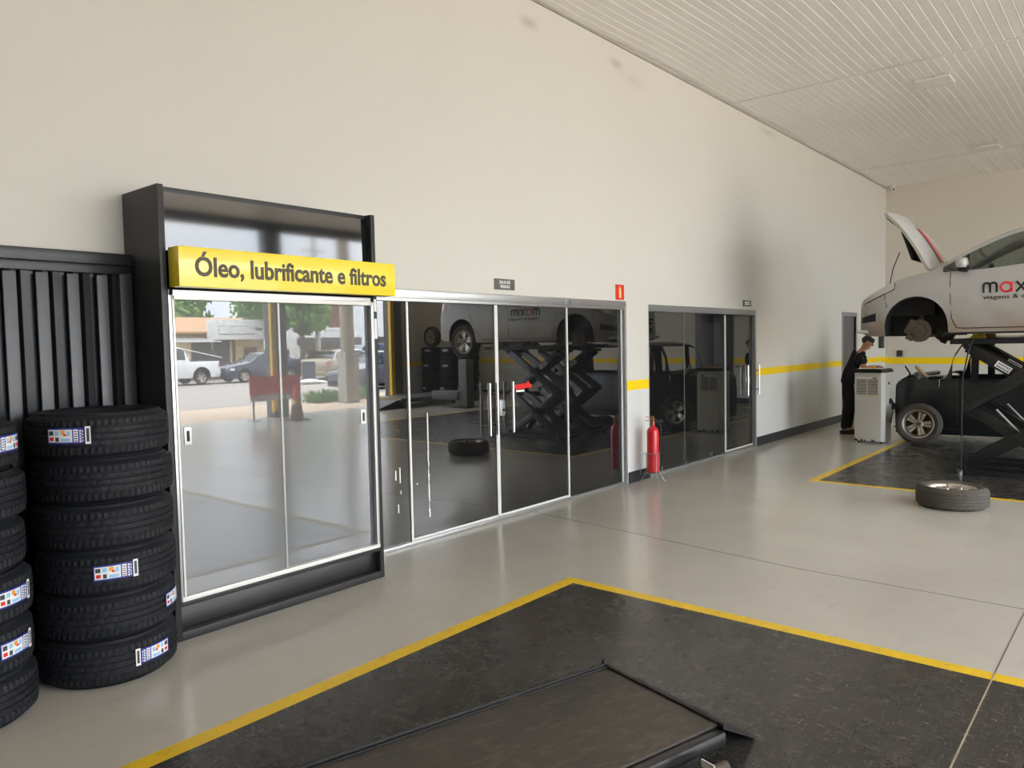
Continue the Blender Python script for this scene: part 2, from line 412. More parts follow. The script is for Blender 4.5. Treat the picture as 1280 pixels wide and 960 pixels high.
# ---- floor: one slab, painted bays and lines are faces of the same slab
def in_bay(x, y, b): return b[0] < x < b[1] and b[2] < y < b[3]
BAYS = [(-7.5, 4.255, -9.5, -1.505), (8.8, 17.6, -8.2, -1.6)]
LW = .095
xs = sorted({X0 - .2, XB + .2, *[v for b in BAYS for v in (b[0], b[0] + LW, b[1] - LW, b[1])]})
ys = sorted({YF - .15, T, *[v for b in BAYS for v in (b[2], b[2] + LW, b[3] - LW, b[3])]})
mb = MB()
for i in range(len(xs) - 1):
    for j in range(len(ys) - 1):
        cx, cy = (xs[i] + xs[i + 1]) / 2, (ys[j] + ys[j + 1]) / 2; mi = 0
        for b in BAYS:
            if in_bay(cx, cy, b): mi = 1 if in_bay(cx, cy, (b[0] + LW, b[1] - LW, b[2] + LW, b[3] - LW)) else 2
        mb.add([(xs[i], ys[j], 0), (xs[i + 1], ys[j], 0), (xs[i + 1], ys[j + 1], 0), (xs[i], ys[j + 1], 0)], [(0, 1, 2, 3)], mi)
fl = mb.build('floor', ['floor_beige', 'floor_black', 'floor_yellow'], smooth=0)
struct(fl, 'polished beige floor with black bays outlined in yellow')
def strip(name, pts, w, mat, label):
    m = MB()
    for (a, b) in zip(pts[:-1], pts[1:]):
        m.bar((a[0], a[1], .0006), (b[0], b[1], .0006), w, .0012)
    return struct(m.build(name, mat, smooth=0), label)
strip('trim_2', [(-6, -4.03), (4.25, -4.05)],   .007, 'pole_concrete', 'pale saw-cut joint across the black bay')
strip('trim_7', [(4.25, -4.05), (8.8, -4.08)], .005, 'facade_dark', 'dark joint line continuing across the beige floor')
strip('trim_3', [(5.72, -.02), (5.38, -2.7), (5.3, -9)], .006, 'facade_dark', 'thin dark joint line in the beige floor')
struct(MB().box((X0 - 40, -60, -.3), (70, YF - .15, -.02)).build('ground', 'asphalt', smooth=0), 'asphalt street outside the entrance')
struct(MB().box((X0 - 40, -16.2, -.3), (70, YF - .15, -.008)).build('sidewalk', 'sand', smooth=0), 'sandy sidewalk in front of the shop')

# ---- ceiling: pvc strips along x with ribs, seams across
mb = MB(); prof = []; y = -12.5; pw = .105
vs = []; 
while y < T:
    prof += [(y, ZC), (y + pw - .02, ZC), (y + pw - .016, ZC + .006), (y + pw - .009, ZC + .006), (y + pw - .004, ZC - .004)]; y += pw
prof.append((y, ZC))
secs = [X0 - .2, -1.7, 4.4, 10.33, 16.2, XB + .2]
for k in range(len(secs) - 1):
    a, b = secs[k] + .006, secs[k + 1] - .006; n = 12; pts = []
    for i in range(n + 1):
        xx = a + (b - a) * i / n; sag = .018 * math.sin(PI * i / n) * math.sin(xx * 1.7)
        pts += [(xx, p[0], p[1] + sag) for p in prof]
    m_ = len(prof)
    mb.add(pts, [(i * m_ + j, (i + 1) * m_ + j, (i + 1) * m_ + j + 1, i * m_ + j + 1) for i in range(n) for j in range(m_ - 1)])
mb.box((X0 - .2, YF - .15, ZC + .05), (XB + .2, T, ZC + .25), 1)
struct(mb.build('ceiling', ['ceiling_pvc', 'facade_dark'], smooth=0), 'white ceiling of long pvc strips')
for i, (sx, h) in enumerate(((10.33, 0), (16.2, 0))):
    struct(MB().box((sx - .02, YF + .12, ZC - .014), (sx + .02, -.001, ZC - .003)).build('trim_%d' % (4 + i), 'ceiling_pvc', smooth=0), 'joining strip across the pvc ceiling')
struct(MB().box((X0, -.02, ZC - .03), (XB, 0, ZC)).build('trim_6', 'concrete', smooth=0), 'thin grey ceiling edge strip along the wall')
# recessed ceiling lights (off)
def ceiling_light(x, y, label):
    t = thing('ceiling_light', label, 'ceiling light', (x, y, ZC - .02), group='square ceiling lights')
    m = MB()
    for a, b in (((-.2, -.2), (.2, -.165)), ((-.2, .165), (.2, .2)), ((-.2, -.165), (-.165, .165)), ((.165, -.165), (.2, .165))):
        m.box((a[0], a[1], -.016), (b[0], b[1], .012), 0, .003)
    m.build('frame', 'white_aluminium', t)
    MB().box((-.165, -.165, -.008), (.165, .165, .01)).build('diffuser', 'white_paint', t)
ceiling_light(11.26, -2.38, 'square ceiling light nearer the camera, above the lifted car')
ceiling_light(15.85, -2.3, 'square ceiling light farther back, close to the end wall')
# baseboards
def baseboard(name, a, b, label): struct(MB().box(a, b, 0, .003).build(name, 'black_paint'), label)
baseboard('baseboard_pier', (7.5, -.014, 0), (7.98, 0, .13), 'black baseboard on the pier behind the fire extinguisher')
baseboard('baseboard_left', (11.23, -.014, 0), (15.36, 0, .14), 'black baseboard right of the second shop front')
baseboard('baseboard_corner', (16.37, -.014, 0), (XB, 0, .14), 'black baseboard beyond the far door')
baseboard('baseboard_back', (XB - .014, YF, 0), (XB, -.014, .14), 'black baseboard along the end wall')

# ---- entrance columns with yellow corners
def column(x0, label, k):
    r = MB().box((x0, YF - .02, 0), (x0 + .42, YF + .3, 4.7), 0, .01).build('column_%d' % k, 'column_grey'); struct(r, label)
    m = MB().box((x0 - .004, YF + .2, .12), (x0 + .12, YF + .304, 4.0), 0, .004).build('yellow_corner_strip', 'yellow_paint', r)
column(10.02, 'grey entrance column with yellow edge reflected in the mirrored cabinet', 1)
column(14.5, 'grey entrance column with yellow edge reflected in the dark shop front', 2)

# ================================================================== glazed shop fronts
GY = .05
def pane(name, x0, x1, z0, z1, parent, off=0., mat='tinted_glass', y=GY, th=.008):
    return MB().box((x0, y - th / 2, z0), (x1, y + th / 2, z1)).build(name, mat, parent, world=parent.location if parent else None, smooth=0)
def bar_handle(parent, x, z0, z1, y=GY):
    m = MB()
    for s in (-1, 1):
        yy = y + s * .055
        m.tube([(x, yy, z0), (x, yy, z1)], .0145, 12)
    for zz in (z0 + .09, z1 - .09): m.tube([(x, y - .055, zz), (x, y + .055, zz)], .009, 8)
    return m.build('door_handle', 'chrome', parent, world=parent.location)
# first shop front
fr = MB()
fr.box((2.25, .005, 2.03), (7.49, .095, 2.10), 0, .004)      # header channel
fr.box((2.25, .01, 2.005), (7.49, .03, 2.03), 0, .003)
fr.box((7.455, .0, 0), (7.49, .1, 2.03), 0, .003)            # right jamb
fr.box((2.25, .02, 0), (7.455, .085, .03), 0, .004)           # floor track
fr.box((6.30, .0, 2.035), (6.42, .004, 2.095), 1, .002)       # header joint clip
W1 = struct(fr.build('window_1', ['aluminium', 'grey_frame']), 'aluminium frame of the large dark glass shop front')
for a, b in ((2.28, 4.17), (6.405, 7.45)):
    g = pane('glass_pane', a, b, .03, 2.01, W1)
ed = MB()
for x in (4.185, 6.392, 7.447): ed.box((x - .011, GY - .014, .03), (x + .011, GY + .014, 2.01))
ed.build('edge_profile', 'white_aluminium', W1)
def glass_leaf(name, x0, x1, z1, label, hx, hz, edges):
    r = MB()
    for x in edges: r.box((x - .010, GY - .013, .035), (x + .010, GY + .013, z1))
    r.box((x0, GY - .013, .032), (x1, GY + .013, .05))
    o = struct(r.build(name, 'white_aluminium'), label)
    pane('glass_pane', x0 + .004, x1 - .004, .04, z1, o)
    for x in hx: bar_handle(o, x, *hz)
    return o
D1 = glass_leaf('door_1', 4.20, 5.272, 2.01, 'dark glass door leaf left of the meeting stile, with bar handle', (5.125,), (.81, 1.29), (5.268,))
D2 = glass_leaf('door_2', 5.29, 6.38, 2.01, 'dark glass door leaf right of the meeting stile, with bar handle', (5.455,), (.81, 1.29), (5.291,))
bar_handle(D1, 5.232, .81, 1.29); 
lk = MB().box((5.285, GY - .035, .97), (5.375, GY + .03, 1.13), 0, .03); lk.lathe([(.0, -.012), (.014, -.012), (.014, 0), (0, 0)], 12, 1, 'Y', (5.335, GY - .034, 1.03)); lk.build('lock', ['grey_frame', 'black_plastic'], D2)
# red notice stuck on the glass
nt_ = MB().prism([(5.54, 1.205), (5.80, 1.215), (5.80, 1.24), (5.765, 1.255), (5.75, 1.285), (5.71, 1.262), (5.54, 1.25)], GY - .0065, GY - .005, 'Y')
ns = nt_.build('red_notice', 'red_sign', D2, smooth=0); MB().box((5.555, GY - .008, 1.18), (5.68, GY - .005, 1.2)).build('notice_caption', 'white_letter', ns, smooth=0)
# leftovers of old tape on the glass
rs = MB(); z = 1.08
for k in range(26):
    h = rnd.uniform(.02, .045) if k > 6 else .045
    rs.box((4.383 + rnd.uniform(-.003, .003) * (k > 6), GY - .0055, z - h), (4.383 + (.013 if k < 7 else rnd.uniform(.008, .018)), GY - .004, z)); z -= h + (.003 if k % 7 == 6 else 0)
    if z < .2: break
rs.build('tape_residue', 'white_letter', D1, smooth=0)
rs = MB()
for (x, z0, z1) in ((4.02, .56, .64), (4.065, .53, .66), (4.07, .44, .47), (4.04, .29, .36), (4.25, .49, .505)): rs.box((x, GY - .0055, z0), (x + .01, GY - .004, z1))
rs.build('tape_residue', 'white_letter', W1, smooth=0)
# second shop front
fr = MB()
fr.box((7.99, .005, 2.0), (11.22, .095, 2.08), 0, .004); fr.box((7.99, .0, 0), (8.005, .1, 2.0), 0, .002); fr.box((11.17, .0, 0), (11.22, .1, 2.0), 0, .003)
fr.box((8.0, .02, 0), (11.17, .085, .025), 0, .003)
W2 = struct(fr.build('window_2', ['grey_frame']), 'grey frame of the smaller dark glass shop front')
pane('glass_pane', 8.005, 8.98, .025, 2.0, W2); pane('glass_pane', 8.985, 10.19, .025, 2.0, W2)
o = MB(); o.box((8.976, GY - .005, .025), (8.986, GY + .005, 2.0)); o.build('edge_profile', 'grey_frame', W2)
for x in (8.35, 8.98, 9.75):
    MB().box((x - .018, GY - .02, .03), (x + .018, GY + .02, .085), 0, .006).build('glass_clip', 'chrome', W2)
D3 = glass_leaf('door_3', 10.21, 11.165, 1.99, 'sliding dark glass door with bar handle in the second shop front', (10.9,), (.80, 1.25), (10.215,))
MB().box((10.98, GY - .025, .96), (11.06, GY + .02, 1.08), 0, .02).build('lock', 'chrome', D3)
MB().tube([(11.19, -.055, .8), (11.19, -.055, 1.25)], .014, 12).tube([(11.19, -.055, .88), (11.19, .0, .88)], .008, 8).tube([(11.19, -.055, 1.17), (11.19, .0, 1.17)], .008, 8).build('door_handle', 'chrome', W2)
# far door
fr = MB(); fr.box((15.38, -.01, 0), (15.46, .1, 2.13), 0, .004).box((16.27, -.01, 0), (16.35, .1, 2.13), 0, .004).box((15.46, -.01, 2.05), (16.27, .1, 2.13), 0, .004)
D4 = struct(fr.build('door_4', 'grey_frame'), 'grey framed door near the far corner behind the mechanic')
lf = MB().box((15.46, .03, .01), (16.27, .07, 2.05), 0, .003); lf.box((15.52, .02, .1), (16.2, .03, .95), 0, .004).box((15.52, .02, 1.05), (16.2, .03, 1.98), 0, .004); lf = lf.build('door_leaf', 'column_grey', D4)
MB().tube([(15.53, .02, 1.0), (15.53, -.03, 1.0), (15.65, -.03, 1.0)], .01, 8).build('door_handle', 'chrome', lf)
# rooms behind the glass
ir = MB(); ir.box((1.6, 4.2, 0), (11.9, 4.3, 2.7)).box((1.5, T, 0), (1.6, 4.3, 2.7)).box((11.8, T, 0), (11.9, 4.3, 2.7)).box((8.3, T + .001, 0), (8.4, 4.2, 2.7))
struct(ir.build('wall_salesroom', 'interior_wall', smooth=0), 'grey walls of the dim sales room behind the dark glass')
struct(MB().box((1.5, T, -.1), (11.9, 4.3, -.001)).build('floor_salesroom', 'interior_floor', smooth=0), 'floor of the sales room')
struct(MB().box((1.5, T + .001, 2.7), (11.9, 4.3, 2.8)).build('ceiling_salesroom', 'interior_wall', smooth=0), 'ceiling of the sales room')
t = thing('display_board', 'white display panel with yellow edge seen dimly through the dark glass door', 'display board', (6.98, 1.5, 0))
m = MB().box((0, 0, 1.36), (1.06, .03, 1.92), 0, .004); m.build('board', 'white_paint', t)
MB().box((1.06, -.003, 1.33), (1.085, .033, 1.93)).build('edge_trim', 'yellow_paint', t)
m = MB()
for x in (.08, .98): MB().tube([(x, .05, 1.4), (x, .05, .02)], .015, 8).box((x - .03, -.2, 0), (x + .03, .3, .02)).build('leg', 'grey_frame', t)
m = None
# cantilever chair behind the glass
t = thing('visitor_chair', 'chrome-framed visitor chair behind the dark glass next to the cabinet', 'chair', (4.2, .75, 0), .2)
for s in (-.24, .24):
    MB().tube([(s, -.22, .02), (s, .2, .02), (s, .25, .06), (s, .22, .42), (s, .18, .44), (s, -.22, .44), (s, -.25, .47), (s, -.27, .62), (s, -.2, .66), (s, .1, .66)], .013, 8).build('side_frame', 'chrome', t)
MB().box((-.23, -.24, .43), (.23, .22, .49), 0, .02).build('seat', 'seat_cloth', t)
MB().box((-.23, -.30, .52), (.23, -.25, .9), 0, .02).build('backrest', 'seat_cloth', t)

# ================================================================== signs on the wall
def wall_sign(name, x0, x1, z0, z1, mat, label, lines, lmat='white_letter', frame=None):
    t = MB().box((x0, -.006, z0), (x1, 0, z1), 0, .0015); o = t.build(name, mat)
    tag(o, label, 'sign')
    for txt, fx0, fx1, fz0, fz1 in lines:
        tm = text_mb(txt, .1, .002, .002, 'LEFT', fit=(fx1 - fx0, fz1 - fz0)); tm.xf(Matrix.Translation((fx0, -.0085, fz0))).build('lettering', lmat, o, smooth=0)
    return o
s = wall_sign('door_sign', 5.22, 5.51, 2.145, 2.245, 'grey_sign', 'small grey sign reading SALA DE VENDAS above the large shop front', [('SALA DE', 5.29, 5.44, 2.20, 2.23), ('VENDAS', 5.295, 5.435, 2.16, 2.19)])
s = wall_sign('door_sign', 10.72, 11.02, 2.125, 2.215, 'grey_sign', 'small dark sign above the sliding door of the second shop front', [])
MB().box((10.79, -.008, 2.178), (10.95, -.005, 2.192)).box((10.79, -.008, 2.15), (10.95, -.005, 2.165)).build('caption_bars', 'white_letter', s, smooth=0)
s = wall_sign('fire_extinguisher_sign', 7.27, 7.445, 2.115, 2.285, 'red_sign', 'red sign with a yellow fire extinguisher symbol above the shop front corner', [])
m = MB().prism([(7.337, 2.135), (7.379, 2.135), (7.379, 2.235), (7.37, 2.247), (7.363, 2.25), (7.363, 2.262), (7.353, 2.262), (7.353, 2.25), (7.346, 2.247), (7.337, 2.235)], -.009, -.005, 'Y')
m.prism([(7.335, 2.252), (7.38, 2.262), (7.38, 2.267), (7.335, 2.259)], -.009, -.005, 'Y'); m.build('extinguisher_symbol', 'yellow_letter', s, smooth=0)
# camera, switch, outlet
t = thing('security_camera', 'small white dome security camera in the ceiling corner', 'security camera', (18.38, -.16, ZC))
MB().lathe([(0, 0), (.05, 0), (.05, -.03), (.035, -.035), (0, -.035)], 20).build('base', 'white_paint', t)
MB().ball((-.01, -.01, -.08), .05).build('housing', 'white_paint', t); MB().ball((-.045, -.03, -.09), .022).build('lens', 'lens_black', t)
o = MB().box((17.95, -.06, 1.38), (18.2, 0, 1.78), 0, .01); o.box((17.98, -.063, 1.42), (18.17, -.06, 1.74), 0, .004); tag(o.build('electrical_box', 'machine_dark'), 'dark electrical box on the wall under the car bumper', 'electrical box')
o = MB().box((XB - .03, -.36, 1.18), (XB, -.24, 1.32), 0, .008); o.box((XB - .034, -.33, 1.21), (XB - .03, -.27, 1.29), 0, .002); tag(o.build('wall_outlet', 'machine_dark'), 'small dark outlet on the end wall above the yellow band', 'outlet')
# ================================================================== sliding gate at the left
t = thing('metal_gate', 'black corrugated metal gate with top rail left of the cabinet', 'gate', (0, -.08, 0))
m = MB()
m.box((-2.2, -.045, 2.135), (1.95, .045, 2.2), 0, .006).box((-2.2, -.02, 2.085), (1.95, .03, 2.135), 0, .004); m.build('top_rail', 'gate_steel', t)
pf = []; x = -2.2; k = 0
while x < 1.84:
    pf += [(x, .035), (x + .012, .035)]
    if k % 2 == 0: pf += [(x + .016 + .022 - .022 * math.cos(PI * i / 6), .035 - .035 * math.sin(PI * i / 6)) for i in range(7)]
    else: pf += [(x + .018, .012), (x + .024, .004)]
    x += .076; k += 1
    if k % 2 == 0: pf += [(x - .012, .012), (x - .008, .035)]
m = MB(); n = len(pf)
m.add([(p[0], p[1], z) for z in (.02, 2.085) for p in pf], [(i, i + 1, n + i + 1, n + i) for i in range(n - 1)])
m.box((-2.2, .036, .02), (1.94, .05, 2.1)); m.build('corrugated_sheet', 'gate_steel', t)
x = -.07
while x < 1.86:
    MB().box((x + .010, -.014, .03), (x + .066, .004, 2.075), 0, .003).build('vertical_slat', 'gate_slat', t); x += .152
m = MB().box((1.88, -.03, .0), (1.95, .05, 2.09), 0, .005).box((-2.2, -.03, .0), (1.9, .05, .06), 0, .005); m.build('frame', 'black_paint', t)

# ================================================================== mirrored cabinet
CX0, CX1, CY, CZ = 1.96, 3.475, -.44, 2.56
t = thing('display_cabinet', 'tall black cabinet with mirrored sliding doors and yellow lubricant sign', 'cabinet', (CX0, 0, 0))
off = t.location
for x in (CX0, CX1 - .035): MB().box((x, CY, 0), (x + .035, 0, CZ), 0, .003).build('side_panel', 'black_paint', t, off)
m = MB().box((CX0 + .035, CY + .06, CZ - .03), (CX1 - .035, 0, CZ), 0, .002).box((CX0 + .035, -.02, 0), (CX1 - .035, 0, CZ - .03)); m.build('carcass', 'black_paint', t, off)
# bowed glossy header
m = MB(); n = 10; vs = []
for i in range(n + 1):
    z = 2.0 + (CZ - .03 - 2.0) * i / n; u = i / n
    y = CY + .05 + .004 * u * u
    vs += [(CX0 + .035, y, z), (CX1 - .035, y, z), (CX0 + .035, y + .015, z), (CX1 - .035, y + .015, z)]
fs = []
for i in range(n):
    a, b = 4 * i, 4 * i + 4; fs += [(a, a + 1, b + 1, b), (a + 2, b + 2, b + 3, a + 3), (a, b, b + 2, a + 2), (a + 1, a + 3, b + 3, b + 1)]
fs += [(0, 2, 3, 1), (4 * n, 4 * n + 1, 4 * n + 3, 4 * n + 2)]
m.add(vs, fs); m.build('header_panel', 'black_gloss', t, off, smooth=60)
MB().box((CX0 + .035, CY + .045, .05), (CX1 - .035, CY + .06, .21), 0, .002).build('plinth_panel', 'car_black', t, off)
m = MB().box((CX0 + .035, CY, 0), (CX1 - .035, CY + .06, .05), 0, .003).box((CX0 + .035, CY + .0, .195), (CX1 - .035, CY + .06, .225), 0, .003); m.build('kick_rail', 'black_paint', t, off)
m = MB(); z0, z1 = .225, 1.985
m.box((CX0 + .035, CY - .006, z0), (CX0 + .063, CY + .05, z1), 1, .002).box((CX1 - .063, CY - .006, z0), (CX1 - .035, CY + .05, z1), 1, .002)
m.box((CX0 + .035, CY - .006, 1.95), (CX1 - .035, CY + .05, z1), 1, .002); 
m.box((CX0 + .04, CY - .012, z0), (CX1 - .04, CY + .05, z0 + .026), 0, .002)
for x in (CX0 + .052, CX1 - .064): m.box((x, CY - .012, z0 + .02), (x + .012, CY - .004, 1.95), 0, .001)
m.box((CX0 + .05, CY - .012, 1.93), (CX1 - .05, CY - .003, 1.955), 0, .002)
m.build('aluminium_frame', ['white_aluminium', 'aluminium'], t, off)
xm = 2.70
for a, b, y, hx, nm in ((CX0 + .063, xm, CY + .012, CX0 + .12, 0), (xm - .045, CX1 - .063, CY + .026, CX1 - .13, 1)):
    d = MB().box((a, y, z0 + .026), (b, y + .008, 1.945)).build('sliding_door', 'mirror_film', t, off, smooth=0)
    h = MB(); hz = 1.16
    h.box((hx - .022, y - .005, hz - .05), (hx + .022, y, hz + .05), 0, .004).box((hx - .008, y - .0075, hz - .03), (hx + .008, y - .004, hz + .03), 1, .003)
    h.build('finger_pull', ['white_aluminium', 'black_plastic'], d, off)
    if nm == 0: MB().box((xm - .014, y - .003, z0 + .026), (xm, y + .011, 1.945)).build('edge_strip', 'grey_frame', d, off, smooth=0)
# sign box
sb = MB().box((CX0 + .045, CY - .12, 1.995), (CX1 + .07, CY - .002, 2.215), 0, .003).build('sign_box', 'yellow_sign', t, off)
tm = text_mb('Óleo, lubrificante e filtros', .1, .003, .0028, 'LEFT', fit=(1.365, .158))
tm.xf(Matrix.Translation((CX0 + .135, CY - .1225, 2.035))).build('lettering', 'sign_letter', sb, off, smooth=0)
for z in (1.72, 1.84, 1.92):
    pass
MB().box((CX1 - .028, CY - .002, 1.89), (CX1 - .006, CY + .001, 1.975)).box((CX1 - .028, CY - .002, 1.70), (CX1 - .006, CY + .001, 1.84)).build('paper_sticker', 'white_letter', t, off, smooth=0)

# ================================================================== tyres
def tyre_mesh(R, w, rin, n=204, tread=True):
    """axis Z, base at z=0"""
    h = w; c = h / 2; pts = []; g = R - .007
    # outer tread rows (r, z, kind) from bottom to top; kind 1 = shoulder blocks, 2 = rib sipes
    rows = [(rin, .12 * h + 0., 0), (rin + .012, .05 * h, 0), (rin + (R - rin) * .35, .0, 0), (rin + (R - rin) * .6, .004 * h, 0), (R - .035, .06 * h, 0), (R - .017, .10 * h, 0), (R - .012, .135 * h, 0)]
    rows += [(R - .004, .14 * h, 1), (R - .001, .27 * h, 1), (g, .285 * h, 0), (g, .31 * h, 0), (R, .325 * h, 2), (R, .42 * h, 2), (g, .435 * h, 0), (g, .46 * h, 0), (R + .001, .475 * h, 0), (R + .001, .56 * h, 2)]
    rows += [(g, .575 * h, 0), (g, .6 * h, 0), (R, .615 * h, 2), (R, .70 * h, 2), (g, .715 * h, 0), (g, .74 * h, 0), (R - .001, .755 * h, 1), (R - .004, .865 * h, 1)]
    rows += [(R - .012, .87 * h, 0), (R - .017, .90 * h, 0), (R - .035, .94 * h, 0), (rin + (R - rin) * .6, .996 * h, 0), (rin + (R - rin) * .35, h, 0), (rin + .012, .95 * h, 0), (rin, .88 * h, 0)]
    rows += [(rin - .004, .86 * h, 0), (rin + .03, .8 * h, 0), (rin + .05, .5 * h, 0), (rin + .03, .2 * h, 0), (rin - .004, .14 * h, 0)]
    def fn(i, j):
        k = rows[j][2]
        if not tread or k == 0: return 0
        sh = i + (j % 2) * 1
        if k == 1: return -.009 if sh % 3 == 0 else 0
        return -.006 if (i + j) % 6 == 0 else 0
    m = MB(); m.lathe([(r, z) for r, z, k in rows], n, closed=True, fn=fn); return m
TY = tyre_mesh(.327, .225, .222)
first_tyre = {}
def curved_patch(r0, th, a0, a1, z0, z1, n=10):
    m = MB(); vs = []
    for i in range(n + 1):
        a = a0 + (a1 - a0) * i / n
        for r, z in ((r0, z0), (r0 + th, z0), (r0 + th, z1), (r0, z1)): vs.append((r * math.cos(a), r * math.sin(a), z))
    fs = [(4 * i + j, 4 * i + (j + 1) % 4, 4 * i + 4 + (j + 1) % 4, 4 * i + 4 + j) for i in range(n) for j in range(4)] + [(0, 1, 2, 3), (4 * n + 3, 4 * n + 2, 4 * n + 1, 4 * n)]
    return m.add(vs, fs)
def tyre_label(parent, ang, flip=False, R=.327, zc=.125):
    """blue bordered paper label wound on the tread; reads along the circumference"""
    W = .20; H = .075; r = R + .002; s = -1 if flip else 1
    def pt(u0, u1, v0, v1, layer, mi, m):
        a0, a1 = ang + (u0 - .5) * W / r * s, ang + (u1 - .5) * W / r * s
        m.join(curved_patch(r + .0006 * layer, .0006, min(a0, a1), max(a0, a1), zc - H / 2 + v0 * H, zc - H / 2 + v1 * H, 6), mi=mi)
    m = MB()
    pt(0, .86, 0, 1, 0, 1, m); pt(.03, .60, .1, .9, 1, 0, m); pt(.63, .73, .1, .9, 1, 0, m); pt(.88, 1.0, -.06, 1.08, 0, 0, m)
    pt(.91, .97, .1, .95, 1, 4, m)
    for k in range(5): pt(.645, .715, .14 + .15 * k, .2 + .15 * k, 2, 4, m)
    for k in range(5): pt(.76, .80, .08 + .17 * k, .19 + .17 * k, 1, 0, m)
    for k in range(4): pt(.82, .84, .12 + .2 * k, .24 + .2 * k, 1, 0, m)
    pt(.05, .16, .55, .82, 2, 4, m); pt(.06, .16, .2, .42, 2, 5, m); pt(.2, .3, .55, .82, 2, 3, m); pt(.34, .44, .6, .85, 2, 2, m); pt(.40, .47, .5, .62, 2, 5, m)
    pt(.34, .56, .16, .34, 2, 3, m); pt(.48, .56, .5, .8, 2, 3, m); pt(.21, .29, .15, .42, 2, 4, m)
    o = m.build('paper_label', ['white_letter', 'blue_label', 'label_orange', 'label_sky', 'label_dark', 'red_sign'], parent, smooth=0, merge=False)
    return o
def tyre(x, y, z, rz, label, group, labels=(), tilt=(0, 0)):
    t = thing('tyre', label, 'tyre', (x, y, z), rot=(tilt[0], tilt[1], rz), group=group)
    if 'm' not in first_tyre:
        o = TY.build('rubber_casing', 'rubber', t, smooth=28); first_tyre['m'] = o
    else:
        o = first_tyre['m'].copy(); COL.objects.link(o); o.parent = t
    for a, fl in labels: tyre_label(t, a - rz, fl)
    return t
def cam_dir(x, y): return math.atan2(-4.605 - y, -x)
names6 = ['topmost', 'second from top', 'third from top', 'fourth from top', 'fifth from top', 'bottom']
sx, sy = 1.61, -.442; ca = cam_dir(sx, sy)
spec = {0: [(ca - .42, 0)], 3: [(ca + .10, 0)], 4: [(ca + 1.24, 0)], 5: [(ca + .66, 1)]}
for k in range(6):
    z = (5 - k) * .2252
    extra = {0: 'with a blue-edged paper label', 3: 'with a paper label at mid front', 4: 'with a label turned to the cabinet', 5: 'with a label at its right side'}.get(k, 'without a label')
    tyre(sx + (-.004, .010, .0, .006, -.004, -.012)[k], sy + (0, .006, -.004, .0, .004, -.006)[k], z, rnd.uniform(0, 6), '%s black tyre %s, stack beside the cabinet' % (names6[k], extra), 'tyre stack beside the cabinet', spec.get(k, ()))
sx, sy = .897, -.502; ca = cam_dir(sx, sy)
spec = {0: [(ca + 1.0, 1)], 3: [(ca + .86, 0)], 4: [(ca + .88, 0)]}
for k in range(6):
    z = (5 - k) * .2252
    tyre(sx + (-.02, .0, -.01, .008, .0, .012)[k], sy + (0, -.004, .004, 0, -.006, .004)[k], z, rnd.uniform(0, 6), '%s tyre of the partly cropped stack by the gate%s' % (names6[k], {0: ', label at its side', 3: ', label on its tread', 4: ', lower of two labels'}.get(k, ', no label in view')), 'tyre stack by the gate', spec.get(k, ()))

# ================================================================== alloy wheels
def rim_mb(R, w, nsp=5, mi_face=0, mi_in=1):
    """rim with Y spokes; axis Z, outer face up at z=w"""
    m = MB()
    m.lathe([(R, .02), (R + .012, 0), (R + .012, .012), (R - .012, .03), (R - .03, .08), (R - .03, w - .05), (R - .012, w - .012), (R + .012, w), (R + .014, w - .008), (R + .001, w - .03), (R - .012, w - .07), (R - .018, .08)], 48, mi_face, closed=True)
    m.lathe([(.0, w * .25), (R - .03, w * .25), (R - .03, w * .28), (.0, w * .28)], 32, mi_in)        # dark inside
    for k in range(nsp):
        a = 2 * PI * k / nsp + .31
        for s in (-1, 1):
            t = MB(); n = 6; vs = []
            for i in range(n + 1):
                u = i / n; r = .03 + (R - .04 - .03) * u; wd = .024 + .018 * u; ofs = s * (.013 + .016 * u)
                zz = w - .055 + .02 * math.sin(u * PI * .5) + .012 * u
                vs += [(r, ofs - wd / 1.6, zz - .03), (r, ofs - wd / 2, zz), (r, ofs + wd / 2, zz), (r, ofs + wd / 1.6, zz - .03)]
            fs = [(4 * i + j, 4 * i + (j + 1) % 4, 4 * i + 4 + (j + 1) % 4, 4 * i + 4 + j) for i in range(n) for j in range(4)] + [(3, 2, 1, 0), tuple(4 * n + j for j in range(4))]
            t.add(vs, fs, mi_face); m.join(t, Matrix.Rotation(a, 4, 'Z'))
    m.lathe([(0, w - .075), (.062, w - .075), (.062, w - .045), (.05, w - .035), (.0, w - .035)], 24, mi_face)
    return m
def hubcap_mb(w):
    m = MB().lathe([(0, w - .036), (.03, w - .036), (.03, w - .026), (.02, w - .022), (0, w - .022)], 20)
    for k in range(5):
        a = 2 * PI * k / 5 + .62; m.lathe([(0, w - .05), (.009, w - .05), (.009, w - .03), (0, w - .03)], 8, 0, 'Z', (.046 * math.cos(a), .046 * math.sin(a), 0))
    return m
WT = tyre_mesh(.312, .20, .208, 96)
def wheel(name, label, cat, loc, mat, group=None, parent=None, R=None, tyremat='dusty_rubber'):
    """complete wheel; mat is a 3x3 rotation taking +Z to the outer face"""
    if parent is None:
        t = thing(name, label, cat, loc, group=group); t.rotation_euler = mat.to_euler()
        a = WT.build('tyre', tyremat, t, smooth=28)
    else:
        a = WT.build(name, tyremat, parent, smooth=28); a.location = loc; a.rotation_euler = mat.to_euler(); t = a
    r = rim_mb(.208, .185).build('rim', ['alloy', 'alloy_dark'], t); hubcap_mb(.185).build('hub_cap', 'alloy_dark', r)
    return t
